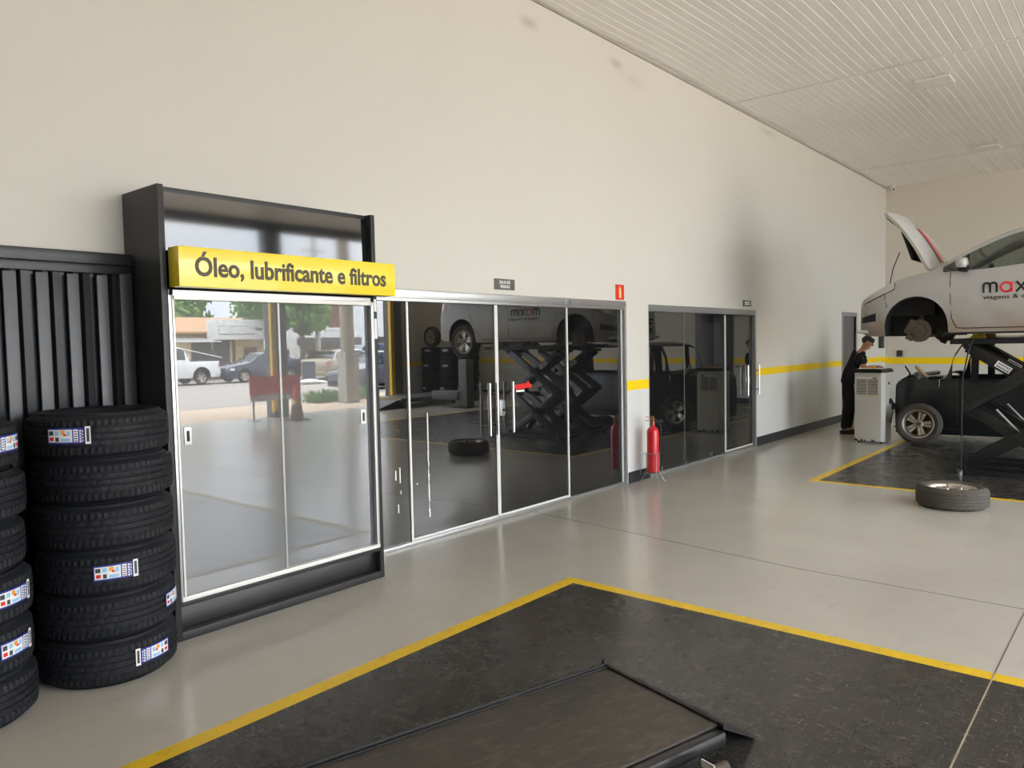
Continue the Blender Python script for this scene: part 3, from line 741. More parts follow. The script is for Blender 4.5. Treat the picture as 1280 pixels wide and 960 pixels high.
# wheel lying on the floor; base z=0
wheel('loose_wheel', 'alloy wheel with worn tyre lying flat on the floor by the far bay', 'wheel', (8.25, -3.157, 0), Matrix.Rotation(.5, 3, 'Z'), 'removed car wheels')
# bolts and tool standing on the lying wheel
for i, (dx, dy, lab) in enumerate(((-.05, .03, 'wheel bolt standing left on the lying alloy wheel'), (.03, -.07, 'wheel bolt standing right on the lying alloy wheel'))):
    b = MB().lathe([(0, 0), (.014, 0), (.014, .016), (.008, .018), (.007, .05), (0, .05)], 6).lathe([(.018, .0), (.018, .004), (.0, .004), (0, 0)], 12)
    o = b.build('wheel_bolt', 'chrome', smooth=30); o.location = (8.25 + dx, -3.157 + dy, .165); tag(o, lab, 'bolt', 'wheel bolts on the lying wheel')
# wheel leaning on the black car
ax = Vector((-1, -.06, .12)).normalized(); zx = ax; yx = Vector((0, 0, 1)).cross(zx).normalized(); xx_ = yx.cross(zx)
mat = Matrix((xx_, yx, zx)).transposed()
cen = Vector((12.56, -1.955, .322)) - zx * .10
wheel('loose_wheel', 'alloy wheel standing on its tread, leaning on the black car beside the white machine', 'wheel', cen, mat, 'removed car wheels')

# ================================================================== fire extinguisher on stand
t = thing('fire_extinguisher', 'red fire extinguisher standing in front of the pier between the shop fronts', 'fire extinguisher', (7.72, -.2, 0))
MB().lathe([(0, .122), (.06, .122), (.068, .13), (.07, .15), (.07, .585), (.066, .615), (.05, .64), (.028, .655), (.022, .665), (.022, .69), (0, .69)], 32).build('cylinder', 'red_paint', t)
m = MB().lathe([(0, .68), (.026, .68), (.026, .715), (.018, .72), (.018, .745), (0, .745)], 16); m.build('valve', 'brass', t)
m = MB().bar((.02, .01, .735), (-.085, .04, .728), .022, .007, 0, bev=.002).bar((.02, .01, .755), (-.075, .04, .772), .022, .007, 0, bev=.002).bar((.01, .01, .73), (.03, .01, .77), .024, .03, 0, bev=.004); m.build('handle', 'brass', t)
MB().tube([(.03, -.02, .715), (.075, -.04, .70), (.095, -.05, .64), (.09, -.045, .4), (.082, -.03, .28)], .010, 10).tube([(.082, -.03, .28), (.08, -.028, .2)], .014, 10).build('hose', 'cable_black', t)
m = MB(); n = 24
st = thing('extinguisher_stand', 'thin wire floor stand holding the red fire extinguisher', 'stand', (7.72, -.2, 0))
for z, r in ((.345, .078), (.112, .075)): m.tube([(r * math.cos(2 * PI * i / n), r * math.sin(2 * PI * i / n), z) for i in range(n)], .0045, 6, closed=True)
m.tube([(-.07, 0, .112), (.07, 0, .112)], .0035, 6).tube([(0, -.07, .112), (0, .07, .112)], .0035, 6)
m.tube([(-.05, .06, .345), (-.11, .10, .35), (-.115, .105, .11), (-.05, .055, .112)], .0045, 6)
m.build('ring_frame', 'grey_frame', st)
for a in (-2.2, -.55, 1.9):
    MB().tube([(.078 * math.cos(a), .078 * math.sin(a), .345), (.078 * math.cos(a), .078 * math.sin(a), .11), (.15 * math.cos(a), .15 * math.sin(a), .008), (.165 * math.cos(a), .165 * math.sin(a), .006)], .0045, 6).build('leg', 'grey_frame', st)

# ================================================================== air conditioning service machine
t = thing('service_machine', 'white upright service machine with louvre grille in front of the mechanic', 'machine', (12.42, -1.08, 0), 0)
m = MB(); poly = [(0.0, 0), (0, -.38), (.05, -.43), (.40, -.43), (.45, -.38), (.45, 0)]
m.prism(poly, .03, 1.09); m.build('cabinet_body', 'machine_white', t, smooth=20)
m = MB(); m.box((-.004, -.37, .04), (.002, -.012, 1.06), 0, .003)
m.build('front_panel', 'machine_white', t)
m = MB()
for c0 in (-.17, -.33):
    m.box((-.006, c0, .75), (-.003, c0 + .14, .985), 0)
    for k in range(10): m.box((-.010, c0 + .004, .757 + .023 * k), (-.004, c0 + .136, .768 + .023 * k), 1)
m.box((-.006, -.33, .995), (-.003, -.03, 1.02), 2).box((-.009, -.32, 1.0), (-.005, -.26, 1.016), 0)
m.build('louvre_grille', ['machine_dark', 'machine_white', 'white_letter'], t, smooth=0)
MB().box((-.007, -.26, .722), (-.003, -.16, .734)).build('yellow_sticker', 'yellow_sign', t, smooth=0)
m = MB(); 
for (y0, y1) in ((-.06, .0), (-.13, -.09), (-.17, -.14), (-.3, -.24)): m.prism([(y0, .032), (y1, .032), (y1 - .008, .055 + .02 * rnd.random()), (y0 + .01, .05)], -.006, -.003, 'X')
m.build('chipped_edge', 'machine_dark', t, smooth=0)
m = MB(); poly2 = [(-.02, .015), (-.02, -.39), (.04, -.45), (.41, -.45), (.47, -.39), (.47, .015)]
m.prism(poly2, 1.09, 1.13); m.prism([(-.005, -.0), (-.005, -.38), (.05, -.43), (.40, -.43), (.45, -.38), (.45, 0)], 1.13, 1.145); m.build('top_tray', 'black_plastic', t, smooth=20)
MB().prism([(.03, -.04), (.03, -.36), (.3, -.38), (.3, -.03)], 1.145, 1.15).build('tray_liner', 'machine_white', t, smooth=0)
m = MB()
for (x, y) in ((.06, -.05), (.06, -.37), (.39, -.05), (.39, -.37)): MB().lathe([(0, -.015), (.03, -.015), (.03, .015), (0, .015)], 14, 0, 'Y', (x, y, .03)).build('castor', 'rubber', t)

MB().box((.2, -.445, .90), (.24, -.43, .94), 0, .004).build('switch', 'black_plastic', t)
m = MB().box((.26, -.46, .60), (.32, -.43, .68), 0, .006).tube([(.3, -.46, .66), (.33, -.48, .6), (.3, -.47, .45), (.28, -.45, .3)], .01, 8); m.build('hose_fitting', 'black_plastic', t)
o = MB().ball((0, 0, .018), (.03, .04, .018), 12, 8); o.tube([(0, 0, .02), (.03, .06, .012), (.02, .12, .012)], .006, 6)
o = o.build('gauge', 'label_orange'); o.location = (12.52, -1.32, 1.15); tag(o, 'small orange gauge lying on top of the white machine', 'gauge')

# ================================================================== lowered scissor lift in the near bay
ang = math.atan2(.262, -.965)
t = thing('scissor_lift', 'lowered scissor lift platform with worn steel deck in the foreground bay', 'vehicle lift', (2.88, -2.70, 0), ang)
# local frame: +X along the deck away from its end, +Y to the deck's other side (towards the wall is -Y)
L, Wd, zt = 1.7, .66, .15
def loc_y(v): return v
m = MB().box((0, 0, zt - .012), (L, Wd, zt), 0, .002); m.build('deck_plate', 'deck_steel', t)
m = MB().box((0, -.014, zt - .03), (L, .0, zt + .012), 0, .003); 
m.box((.0, .006, zt), (.48, .02, zt + .006), 0, .002).box((.55, .008, zt), (1.6, .02, zt + .005), 0, .002); m.build('edge_angle', 'dark_steel', t)
m = MB().box((.0, Wd - .01, zt - .07), (L, Wd + .045, zt - .012), 0, .018); m.build('side_beam', 'car_black', t)
m = MB().box((.06, .04, .0), (L, .16, .03), 0, .004).box((.06, .5, .0), (L, .62, .03), 0, .004); m.build('base_frame', 'dark_steel', t)
m = MB().bar((.15, .10, .06), (1.6, .10, .10), .05, .06, 0, bev=.006).bar((.15, .56, .10), (1.6, .56, .06), .05, .06, 0, bev=.006); m.build('scissor_arm', 'black_paint', t)
m = MB().tube([(.12, .0, zt - .02), (.12, Wd, zt - .02)], .012, 8); m.build('hinge_pin', 'dark_steel', t)
m = MB(); m.bar((.012, 0, 0), (.012, 0, .0), .1, .1) if False else None
m = MB(); a = math.atan2(zt - .02, .34); ll = .37
vs = [(-.0, -.012, zt - .012), (-.0, Wd + .03, zt - .012), (-.25, Wd - .01, .004), (-.25, -.0, .004)]
m.add(vs + [(v[0], v[1], v[2] + .008) for v in vs], [(0, 1, 2, 3), (7, 6, 5, 4), (0, 4, 5, 1), (1, 5, 6, 2), (2, 6, 7, 3), (3, 7, 4, 0)]); m.build('ramp_flap', 'dark_steel', t)
MB().box((-.012, -.016, zt - .012), (.004, Wd + .03, zt + .008), 0, .002).box((-.012, -.016, zt), (.006, .0, zt + .03), 0, .003).build('end_stop', 'dark_steel', t)
m = MB().box((.12, Wd + .06, .0), (.5, Wd + .30, .055), 0, .006).box((.18, Wd + .08, .055), (.34, Wd + .2, .075), 0, .006).tube([(.1, Wd + .12, .07), (.55, Wd + .12, .07)], .022, 12); m.build('hydraulic_block', 'rust', t)
m = MB().box((.2, Wd + .052, .078), (.6, Wd + .16, .088), 0, .003); m.build('cover_plate', 'dark_steel', t)
m = MB().box((.195, Wd + .09, .076), (.2, Wd + .15, .116)); m.box((.192, Wd + .1, .086), (.196, Wd + .14, .096), 1).box((.192, Wd + .1, .1), (.196, Wd + .14, .11), 1); m.build('scale_plate', ['white_letter', 'label_dark'], t, smooth=0)
# ================================================================== cars
class CarShape:
    def __init__(s, L, W, top, belt, roofw, sill, arches, plan, tumble=.32, side=None, crown=.045, hood=None, wind=None, rearg=None, sideg=None, pillars=(), bot=None):
        s.L, s.W = L, W; s.T = pchip(*zip(*top)); s.B = pchip(*zip(*belt)); s.sill = sill; s.arches = arches; s.plan = pchip(*zip(*plan)); s.tumble = tumble
        s.side = pchip(*zip(*(side or [(0, .93), (.2, .985), (.45, 1), (.7, .995), (1, .955)]))); s.crown = crown
        s.hood, s.wind, s.rearg, s.sideg, s.pillars = hood, wind, rearg, sideg, pillars
        s.bot = pchip(*zip(*bot)) if bot else (lambda x: sill)
    def bottom(s, x):
        b = s.bot(x)
        for c, R, zc in s.arches:
            d = abs(x - c)
            if d < R: b = max(b, zc + math.sqrt(max(0, R * R - d * d)))
        return b
    def beltz(s, x): return min(s.B(x), s.T(x) - .035)
    def half(s, x, t): return s.W * s.plan(x) * s.side(t)
    def side_pt(s, x, z, off=0.):
        """point on the near (-y) flank"""
        b0, B = s.sill, s.beltz(x); t = max(0, min(1, (z - b0) / max(.05, B - b0)))
        if z > B: return (x, -(s.half(x, 1) - s.tumble * (z - B)) - off, z)
        return (x, -s.half(x, t) - off, z)
    def section(s, x):
        b, B, T = s.bottom(x), s.beltz(x), s.T(x); pts = []
        b0 = s.sill; 
        for i in range(8):
            u = i / 7; z = b + (B - b) * u; t = max(0, min(1, (z - b0) / max(.05, B - b0)))
            pts.append((s.half(x, t), z))
        wb = s.half(x, 1)
        wb_z = B + .012; wt_z = max(wb_z, T - .055)
        for z in (wb_z, wt_z): pts.append((wb - s.tumble * (z - B), z))
        wr = wb - s.tumble * (T - .02 - B); pts.append((wr, max(wt_z, T - .02)))
        pts.append((wr * .9, T + .004)); pts.append((wr * .5, T + s.crown * .7)); pts.append((0, T + s.crown))
        return pts
    def stations(s, n=46):
        xs = {0., s.L}
        for i in range(n + 1): xs.add(s.L * i / n)
        for e in (.012, .03, .06, .1): xs.add(e); xs.add(s.L - e)
        for c, R, zc in s.arches:
            xs = {x for x in xs if abs(abs(x - c) - R) > .02}
            for i in range(17):
                xs.add(c - R * math.cos(PI * i / 16) * .9995)
            xs.add(c - R - .003); xs.add(c + R + .003)
        for g in (s.hood, s.wind, s.rearg, s.sideg, *s.pillars):
            if g: xs |= set(g)
        xs = sorted(x for x in xs if 0 <= x <= s.L); out = [xs[0]]
        for x in xs[1:]:
            if x - out[-1] > .0015: out.append(x)
        return out
    def parts(s):
        P = {k: MB() for k in ('body', 'side_glass', 'side_glass2', 'windshield', 'rear_glass', 'hood', 'pillar', 'pillar2', 'underbody')}
        xs = s.stations(); S = [s.section(x) for x in xs]; n = len(S[0])
        inr = lambda x, g: g is not None and g[0] <= x <= g[1]
        for i in range(len(xs) - 1):
            xm = (xs[i] + xs[i + 1]) / 2
            for j in range(n - 1):
                key = 'body'
                if j == 8 and inr(xm, s.sideg) and s.T(xm) - s.beltz(xm) > .085: key = 'pillar' if any(inr(xm, p) for p in s.pillars) else 'side_glass'
                if j >= 11:
                    if inr(xm, s.wind): key = 'windshield'
                    elif inr(xm, s.rearg): key = 'rear_glass'
                if j >= 10 and inr(xm, s.hood): key = 'hood'
                for sg in (1, -1):
                    q = [(xs[i], sg * S[i][j][0], S[i][j][1]), (xs[i + 1], sg * S[i + 1][j][0], S[i + 1][j][1]), (xs[i + 1], sg * S[i + 1][j + 1][0], S[i + 1][j + 1][1]), (xs[i], sg * S[i][j + 1][0], S[i][j + 1][1])]
                    P[key + '2' if sg < 0 and key in ('pillar', 'side_glass') else key].add(q, [(0, 1, 2, 3) if sg > 0 else (3, 2, 1, 0)])
            q = [(xs[k], sg * S[k][0][0], S[k][0][1]) for k, sg in ((i, 1), (i + 1, 1), (i + 1, -1), (i, -1))]
            P['underbody'].add(q, [(0, 1, 2, 3)])
        for k in (0, -1):
            v = [(xs[k], y, z) for y, z in S[k]] + [(xs[k], -y, z) for y, z in reversed(S[k][:-1])]
            P['body'].add(v, [tuple(range(len(v)))])
        # inner wheel houses
        for c, R, zc in s.arches:
            for sg in (1, -1):
                vs = []; m = 14
                for i in range(m + 1):
                    a = PI * i / m
                    for y in (s.W * .93, s.W * .45): vs.append((c - R * math.cos(a) * 1.0, sg * y, zc + R * math.sin(a)))
                P['underbody'].add(vs, [(2 * i, 2 * i + 1, 2 * i + 3, 2 * i + 2) for i in range(m)])
                P['underbody'].add([(c - R, sg * s.W * .45, s.sill), (c + R, sg * s.W * .45, s.sill)] + [(c + R * math.cos(PI * i / m), sg * s.W * .45, zc + R * math.sin(PI * i / m)) for i in range(m + 1)], [tuple(range(m + 3))])
        return P
def seam(shape, pts, r=.0045):
    return [shape.side_pt(x, z, .0005) for x, z in pts]

# ---------------------------------------------------------------- silver hatchback on the lift
top = [(0, .64), (.03, .665), (.08, .69), (.16, .735), (.4, .865), (.62, .935), (.86, .985), (.98, 1.05), (1.36, 1.255), (1.7, 1.385), (2.05, 1.435), (2.5, 1.44), (3.0, 1.41), (3.38, 1.345), (3.5, 1.28), (3.74, 1.02), (3.84, .93), (3.9, .80), (3.92, .70)]
belt = [(0, .60), (.4, .83), (.86, .925), (1.3, .93), (1.8, .965), (2.6, 1.02), (3.2, 1.07), (3.92, 1.1)]
plan = [(0, .62), (.03, .70), (.1, .80), (.25, .90), (.5, .965), (.8, .99), (1.3, 1.0), (2.8, 1.0), (3.3, .985), (3.65, .94), (3.82, .88), (3.9, .80), (3.92, .74)]
bot = [(0, .30), (.02, .27), (.1, .22), (.3, .20), (.4, .22), (1.2, .22), (2.8, .22), (3.6, .26), (3.85, .32), (3.92, .40)]
HS = CarShape(3.92, .86, top, belt, .6, .2, [(.695, .345, .325), (3.215, .345, .325)], plan, hood=(.17, .86), wind=(.90, 1.72), rearg=(3.42, 3.72), sideg=(.98, 3.02), pillars=((1.21, 1.24), (2.02, 2.12)), bot=bot,
              side=[(0, .95), (.12, .985), (.4, 1.0), (.62, .985), (.72, .998), (.85, .985), (1, .95)])
LIFT = 1.44
car = thing('hatchback_car', 'dusty silver hatchback raised on the lift with open hood and missing front wheels', 'car', (10.862, -1.742, LIFT), -PI / 2)
P = HS.parts()
body = P['body'].build('body', 'car_silver', car, smooth=40)
P['underbody'].build('underbody', 'cable_black', car, smooth=0)
for k, nm in (('side_glass', 'side_window'), ('side_glass2', 'side_window'), ('windshield', 'windshield'), ('rear_glass', 'rear_window')): P[k].build(nm, 'car_glass', car, smooth=40)
[P[k].build('pillar_trim', 'black_plastic', car, smooth=40) for k in ('pillar', 'pillar2')]
# hood opened about its rear edge
hp = Vector((.86, 0, .985)); hm = P['hood']
inner = MB(); inner.join(hm); inner.v = [(v[0] + (.03 if v[0] < .3 else 0), v[1] * .96, v[2] - .035) for v in inner.v]
HX = 1.25; hsc = lambda v: ((v[0] - hp.x) * HX, v[1], v[2] - hp.z)
hm.v = [hsc(v) for v in hm.v]; inner.v = [hsc(v) for v in inner.v]
hood = hm.build('hood', 'silver_clean', car, smooth=40); hood.location = hp; hood.rotation_euler = (0, math.radians(71.5), 0)
inner.build('hood_inner_frame', 'machine_white', hood, smooth=40)
rim_ = MB(); xs_ = [x for x in HS.stations() if .17 <= x <= .86]
for sg in (1, -1):
    rim_ = MB()
    edge = [((x - hp.x) * HX, sg * (HS.section(x)[10][0]), HS.section(x)[10][1] - hp.z) for x in xs_]
    vs = []
    for e in edge: vs += [e, (e[0], e[1] * .97, e[2] - .035)]
    rim_.add(vs, [(2 * i, 2 * i + 1, 2 * i + 3, 2 * i + 2) for i in range(len(edge) - 1)]); rim_.build('hood_side_flange', 'machine_white', hood, smooth=0)
red = MB()
for i in range(len(xs_) - 1):
    if .3 < xs_[i] < .7:
        for (j0, j1) in ((11, 12),):
            q = []
            for x in (xs_[i], xs_[i + 1]):
                S_ = HS.section(x); q += [((x - hp.x) * HX, -S_[12][0] * .55, (S_[12][1] * .55 + S_[13][1] * .45) - hp.z + .012), ((x - hp.x) * HX, -.02, S_[13][1] - hp.z + .006)]
            red.add(q, [(0, 1, 3, 2)])
red.build('hood_stripe', 'red_accent', hood, smooth=0)
ins = MB().box((-.61, -.56, -.215), (-.22, .3, -.165), 0, .02); ins.build('hood_insulation', 'black_plastic', hood)
MB().box((-.80, -.40, -.29), (-.77, -.34, -.20), 0, .005).build('hood_buffer', 'black_plastic', hood)
MB().tube([(.31, -.42, .84), (.35, -.42, 1.05), (.42, -.40, 1.25)], .006, 8).build('hood_prop', 'cable_black', car)
# engine bay below the open hood
eb = MB().box((.2, -.62, .45), (.86, .62, .74)); eb.box((.3, -.35, .74), (.7, .3, .84), 1, .02).box((.62, -.6, .74), (.8, -.4, .86), 0, .01).tube([(.25, -.5, .76), (.3, .0, .86), (.7, .4, .84)], .02, 8, 0)
eb.build('engine', ['black_plastic', 'engine_grey'], car)
MB().box((.80, -.62, .93), (.95, .62, .985), 0, .01).build('cowl', 'black_plastic', car)
# headlamps, taillights, fog lamp recess
def lamp(zlo, zhi, x0, x1, sg, name, mat, off=.006):
    m = MB(); n = 8; vs = []
    for i in range(n + 1):
        x = x0 + (x1 - x0) * i / n; 
        for z in (zlo(i / n), zhi(i / n)):
            p = HS.side_pt(x, z, off); vs.append((p[0], sg * -p[1] if sg > 0 else p[1], p[2]))
    for i in range(n + 1):
        x = x0 + (x1 - x0) * i / n
        for z in (zlo(i / n), zhi(i / n)):
            p = HS.side_pt(x, z, -.03); vs.append((p[0], sg * -p[1] if sg > 0 else p[1], p[2]))
    o = 2 * (n + 1)
    fs = []
    for i in range(n):
        a, b = 2 * i, 2 * i + 2
        fs += [(a, b, b + 1, a + 1), (o + a, o + a + 1, o + b + 1, o + b), (a, o + a, o + b, b), (a + 1, b + 1, o + b + 1, o + a + 1)]
    fs += [(0, 1, o + 1, o), (2 * n, o + 2 * n, o + 2 * n + 1, 2 * n + 1)]
    m.add(vs, fs); return m.build(name, mat, car, smooth=40)
for sg in (-1, 1):
    lamp(lambda u: .60 + .17 * u, lambda u: .655 + .185 * u + .02 * math.sin(PI * u), .04, .46, sg, 'headlamp', 'lamp_glass')
    lamp(lambda u: .82 + .06 * u, lambda u: .98 - .0 * u, 3.62, 3.86, sg, 'taillight', 'red_glass')
    lamp(lambda u: .37 + .02 * u, lambda u: .44 + .05 * u, .03, .24, sg, 'fog_lamp_recess', 'black_plastic', .004)
m = MB()
for z, hw in ((.50, .42), (.56, .45), (.36, .40), (.40, .42)): m.box((-.012, -hw, z - .02), (.02, hw, z + .018), 0, .004)
m.build('grille', 'black_plastic', car)
MB().box((-.02, -.5, .24), (.25, .5, .30), 0, .02).box((.0, -.70, .245), (.28, .70, .285), 0, .015).build('front_lip', 'silver_clean', car)
MB().box((-.018, -.20, .42), (-.008, .20, .53), 0, .002).build('licence_plate', 'grey_sign', car)
# seams
m = MB()
m.tube(seam(HS, [(1.06, .93), (1.06, .8), (1.065, .6), (1.08, .4), (1.13, .29), (1.2, .28), (1.9, .28), (2.04, .30), (2.08, .45), (2.08, .7), (2.07, .96)]), .0045, 6)
m.tube(seam(HS, [(2.08, .45), (2.08, .3), (2.12, .285), (2.7, .285), (2.83, .45), (2.98, .68), (3.02, .9), (2.98, 1.03)]), .0045, 6)
m.tube(seam(HS, [(.33, .78), (.35, .68), (.375, .55)]), .004, 6)
m.tube([(x, y, z) for x, y, z in seam(HS, [(1.0, .225), (2.85, .225)])], .012, 6)
m.tube([HS.side_pt(x_, z_, .004) for x_, z_ in [(.05, .60), (.15, .635), (.3, .70), (.46, .77), (.46, .845)]], .006, 6)
m.build('panel_seam', 'cable_black', car)
mm = MB()
mm.join(m, Matrix.Diagonal((1, -1, 1, 1))); mm.build('panel_seam', 'cable_black', car)
for sg in (1, -1):
    for (x, z) in ((1.93, .80), (2.84, .86)):
        p = HS.side_pt(x, z, .018); MB().box((x - .09, sg * -p[1] - .012, z - .012), (x + .09, sg * -p[1] + .012, z + .014), 0, .008).build('door_handle', 'silver_clean', car)
    # door mirror
    q = HS.side_pt(1.24, .97); yy = sg * -q[1]
    m = MB().ball((1.20, yy + sg * .12, 1.015), (.075, .105, .068), 16, 10, 0)
    m.v = [(min(v[0], 1.245), v[1], v[2]) for v in m.v]
    mo = m.build('door_mirror', 'silver_clean', car)
    MB().ball((1.20, yy + sg * .10, .965), (.07, .09, .045), 14, 8).bar((1.21, yy - sg * .01, .93), (1.205, yy + sg * .08, .965), .05, .035, 0, bev=.01).build('mirror_base', 'black_plastic', mo)
# fuel cap on the near side
m = MB(); p = HS.side_pt(3.36, .93, .003)
m.lathe([(.085, 0), (.088, 0), (.088, .004), (.082, .004)], 28, 0, 'Y', (3.36, p[1], .93), closed=True); m.build('fuel_flap', 'cable_black', car)
# lettering on the doors
def side_text(txt, x0, x1, z0, z1, mat, name='lettering', bold=.002):
    t_ = text_mb(txt, .1, .004, bold, 'LEFT', fit=(x1 - x0, z1 - z0))
    t_.v = [(lambda p, dy: (p[0], p[1] + dy, p[2]))(HS.side_pt(x0 + v[0], z0 + v[2], .003), v[1]) for v in t_.v]
    return t_.build(name, mat, car, smooth=0)
# rounded letters built as strokes: m a x i m
def stroke(paths, x0, z0, sc, r, mat):
    m = MB()
    for pth in paths:
        pts = [HS.side_pt(x0 + u * sc, z0 + v * sc, .0005) for u, v in pth]
        m.tube(pts, r, 8)
    m.v = [(v[0], v[1], v[2]) for v in m.v]
    return m.build('lettering', mat, car, smooth=40)
def arc(cx, cy, r, a0, a1, n=10): return [(cx + r * math.cos(math.radians(a0 + (a1 - a0) * i / n)), cy + r * math.sin(math.radians(a0 + (a1 - a0) * i / n))) for i in range(n + 1)]
LM = [[(0, 0)] + [(0, .7)] + arc(.28, .7, .28, 180, 0) + [(.56, 0)], arc(.84, .7, .28, 180, 0) + [(1.12, 0)]]
LA = [arc(.46, .48, .46, 0, 360, 22), [(.93, .96), (.93, 0)]]
LX = [[(0, 0), (.78, .98)], [(.0, .98), (.78, 0)]]
LI = [[(0, 0), (0, .96)], [(0, 1.2), (0, 1.24)]]
S1 = .112; x = 1.395
for paths, wdt, mat in ((LM, 1.12, 'black_plastic'), (LA, .93, 'red_sign'), (LX, .78, 'black_plastic'), (LI, 0, 'black_plastic'), (LM, 1.12, 'black_plastic')):
    stroke(paths, x, .672, S1, .0115, mat); x += (wdt + .36) * S1
side_text('viagens & entregas', 1.39, 1.39 + .66, .585, .645, 'black_plastic', bold=.0008)
# hub and brake parts at the empty front axle
for sg in (-1, 1):
    m = MB(); R90 = Matrix.Rotation(PI / 2 * (1 if sg < 0 else -1), 4, 'X')
    d = MB().lathe([(0, 0), (.135, 0), (.135, .022), (.08, .022), (.075, .05), (.03, .052), (.03, .075), (0, .075)], 32)
    for k in range(26):
        a = 2 * PI * k / 26; d.box((.115, -.006, -.004), (.138, .006, .026)) if False else None
    o = d.build('brake_disc', 'rust', car); o.matrix_local = Matrix.Translation((.715, sg * .70, .262)) @ R90
    c = MB().box((-.09, .05, -.03), (.09, .15, .05), 0, .02).box((-.15, .02, -.02), (-.08, .1, .04), 0, .01)
    o2 = c.build('brake_caliper', 'rust', car); o2.matrix_local = Matrix.Translation((.715, sg * .69, .262)) @ R90 @ Matrix.Rotation(-1.1 * sg, 4, 'Z')
    MB().tube([(.70, sg * .60, .3), (.72, sg * .52, .62)], .035, 12).tube([(.715, sg * .68, .262), (.75, sg * .3, .3)], .02, 8).bar((.72, sg * .66, .19), (.85, sg * .3, .21), .05, .03).build('suspension_strut', 'rust', car)
for sg in (-1, 1):
    mt = Matrix.Rotation(PI / 2 * (1 if sg < 0 else -1), 3, 'X')
    wheel('wheel', None, None, Vector((3.215, sg * (.86 - .03 - .2), .245)), mt, parent=car)
    MB().tube([(3.215, sg * .66, .245), (3.215, 0, .3)], .04, 8).build('rear_axle', 'cable_black', car)
for y in (-.36, .36):
    m = MB().box((1.7, y - .23, .35), (2.2, y + .23, .5), 0, .04); m.box((2.1, y - .22, .45), (2.25, y + .22, 1.02), 0, .05); m.box((2.17, y - .12, 1.03), (2.26, y + .12, 1.2), 0, .03); m.build('seat', 'seat_cloth', car)
MB().tube([(1.35 + .06 * math.cos(a), -.36 + .18 * math.sin(a), .85 + .17 * math.cos(a)) for a in [2 * PI * i / 20 for i in range(20)]], .014, 8, closed=True).build('steering_wheel', 'black_plastic', car)
MB().box((1.0, -.7, .7), (1.3, .7, .93), 0, .05).build('dashboard', 'black_plastic', car)

# ---------------------------------------------------------------- scissor lift under the hatchback
lt = thing('scissor_lift', 'raised black scissor lift holding the silver hatchback in the far bay', 'vehicle lift', (10.86, -3.4, 0))
off = lt.location
def W_(x, y, z): return (x, y, z)
YF0, YR0 = -2.94, -4.0
for x0 in (10.17, 11.05):
    x1 = x0 + .50; xc = (x0 + x1) / 2
    MB().box((x0, -4.55, 1.535), (x1, -2.78, 1.60), 0, .006).build('platform', 'dark_steel', lt, off)
    m = MB().box((x0 + .02, -4.4, 0), (x0 + .12, -2.85, .05), 0, .004).box((x1 - .12, -4.4, 0), (x1 - .02, -2.85, .05), 0, .004)
    for y in (-2.95, -3.6, -4.3): m.box((x0 + .12, y - .05, .004), (x1 - .12, y + .05, .035), 0, .003)
    m.build('base_frame', 'dark_steel', lt, off)
    zb, zm, zt_ = .085, .80, 1.50
    for (a, b), xa in (((( YF0, zb), (YR0, zm)), x0 + .06), (((YR0, zb), (YF0, zm)), x0 + .15), (((YF0, zm), (YR0, zt_)), x0 + .06), (((YR0, zm), (YF0, zt_)), x0 + .15),
                       (((YF0, zb), (YR0, zm)), x1 - .06), (((YR0, zb), (YF0, zm)), x1 - .15), (((YF0, zm), (YR0, zt_)), x1 - .06), (((YR0, zm), (YF0, zt_)), x1 - .15)):
        MB().bar((xa, a[0], a[1]), (xa, b[0], b[1]), .045, .125, 0, bev=.006).build('scissor_arm', 'car_black', lt, off)
    for (y, z) in ((YF0, zb), (YR0, zb), (YF0, zm), (YR0, zm), (YF0, zt_), (YR0, zt_), ((YF0 + YR0) / 2, (zb + zm) / 2), ((YF0 + YR0) / 2, (zm + zt_) / 2)):
        MB().tube([(x0 + .015, y, z), (x1 - .015, y, z)], .026, 14).build('pivot_pin', 'dark_steel', lt, off)
    MB().tube([(xc, -3.75, .14), (xc, -3.45, .5)], .045, 14).build('hydraulic_cylinder', 'black_gloss', lt, off); MB().tube([(xc, -3.45, .5), (xc, -3.22, .76)], .016, 12).build('piston_rod', 'aluminium', lt, off)
    for y in (-3.03, -4.28):
        MB().box((xc - .09, y - .07, 1.60), (xc + .09, y + .07, 1.625), 0, .004).box((xc - .07, y - .055, 1.625), (xc + .07, y + .055, 1.652), 0, .010).build('lifting_pad', 'yellow_paint' if y > -3.5 else 'rubber', lt, off)
    # sticker on the upper arm facing the camera
    d = Vector((0, YF0 - YR0, zt_ - zm)).normalized(); c = Vector((x0 + .15 - .024, -3.30, 0)); c.z = zt_ + (c.y - YF0) / (YR0 - YF0) * (zm - zt_)
    st = MB().bar(c - d * .085, c + d * .085, .003, .075, 0); st = st.build('warning_sticker', 'white_letter', lt, off, smooth=0)
    up = Vector((1, 0, 0)).cross(d); m = MB()
    for r_ in (-.018, .016):
        for k in range(6): m.bar(c + d * (-.07 + .024 * k) + up * r_ + Vector((-.002, 0, 0)), c + d * (-.054 + .024 * k) + up * r_ + Vector((-.002, 0, 0)), .002, .018)
    m.build('sticker_marks', 'label_dark', st, off, smooth=0)
pts = [(10.12, -3.02, 1.58), (10.10, -2.98, 1.45), (10.08, -2.93, 1.15), (10.08, -2.925, .7), (10.09, -2.925, .3), (10.1, -2.92, .06), (10.14, -2.9, .03)]
h = MB().tube(pts, .008, 8); h.lathe([(0, 0), (.03, 0), (.03, .06), (0, .06)], 12, 1, 'Z', (10.14, -2.9, .0)); h.build('air_hose', ['cable_black', 'engine_grey'], lt, off)

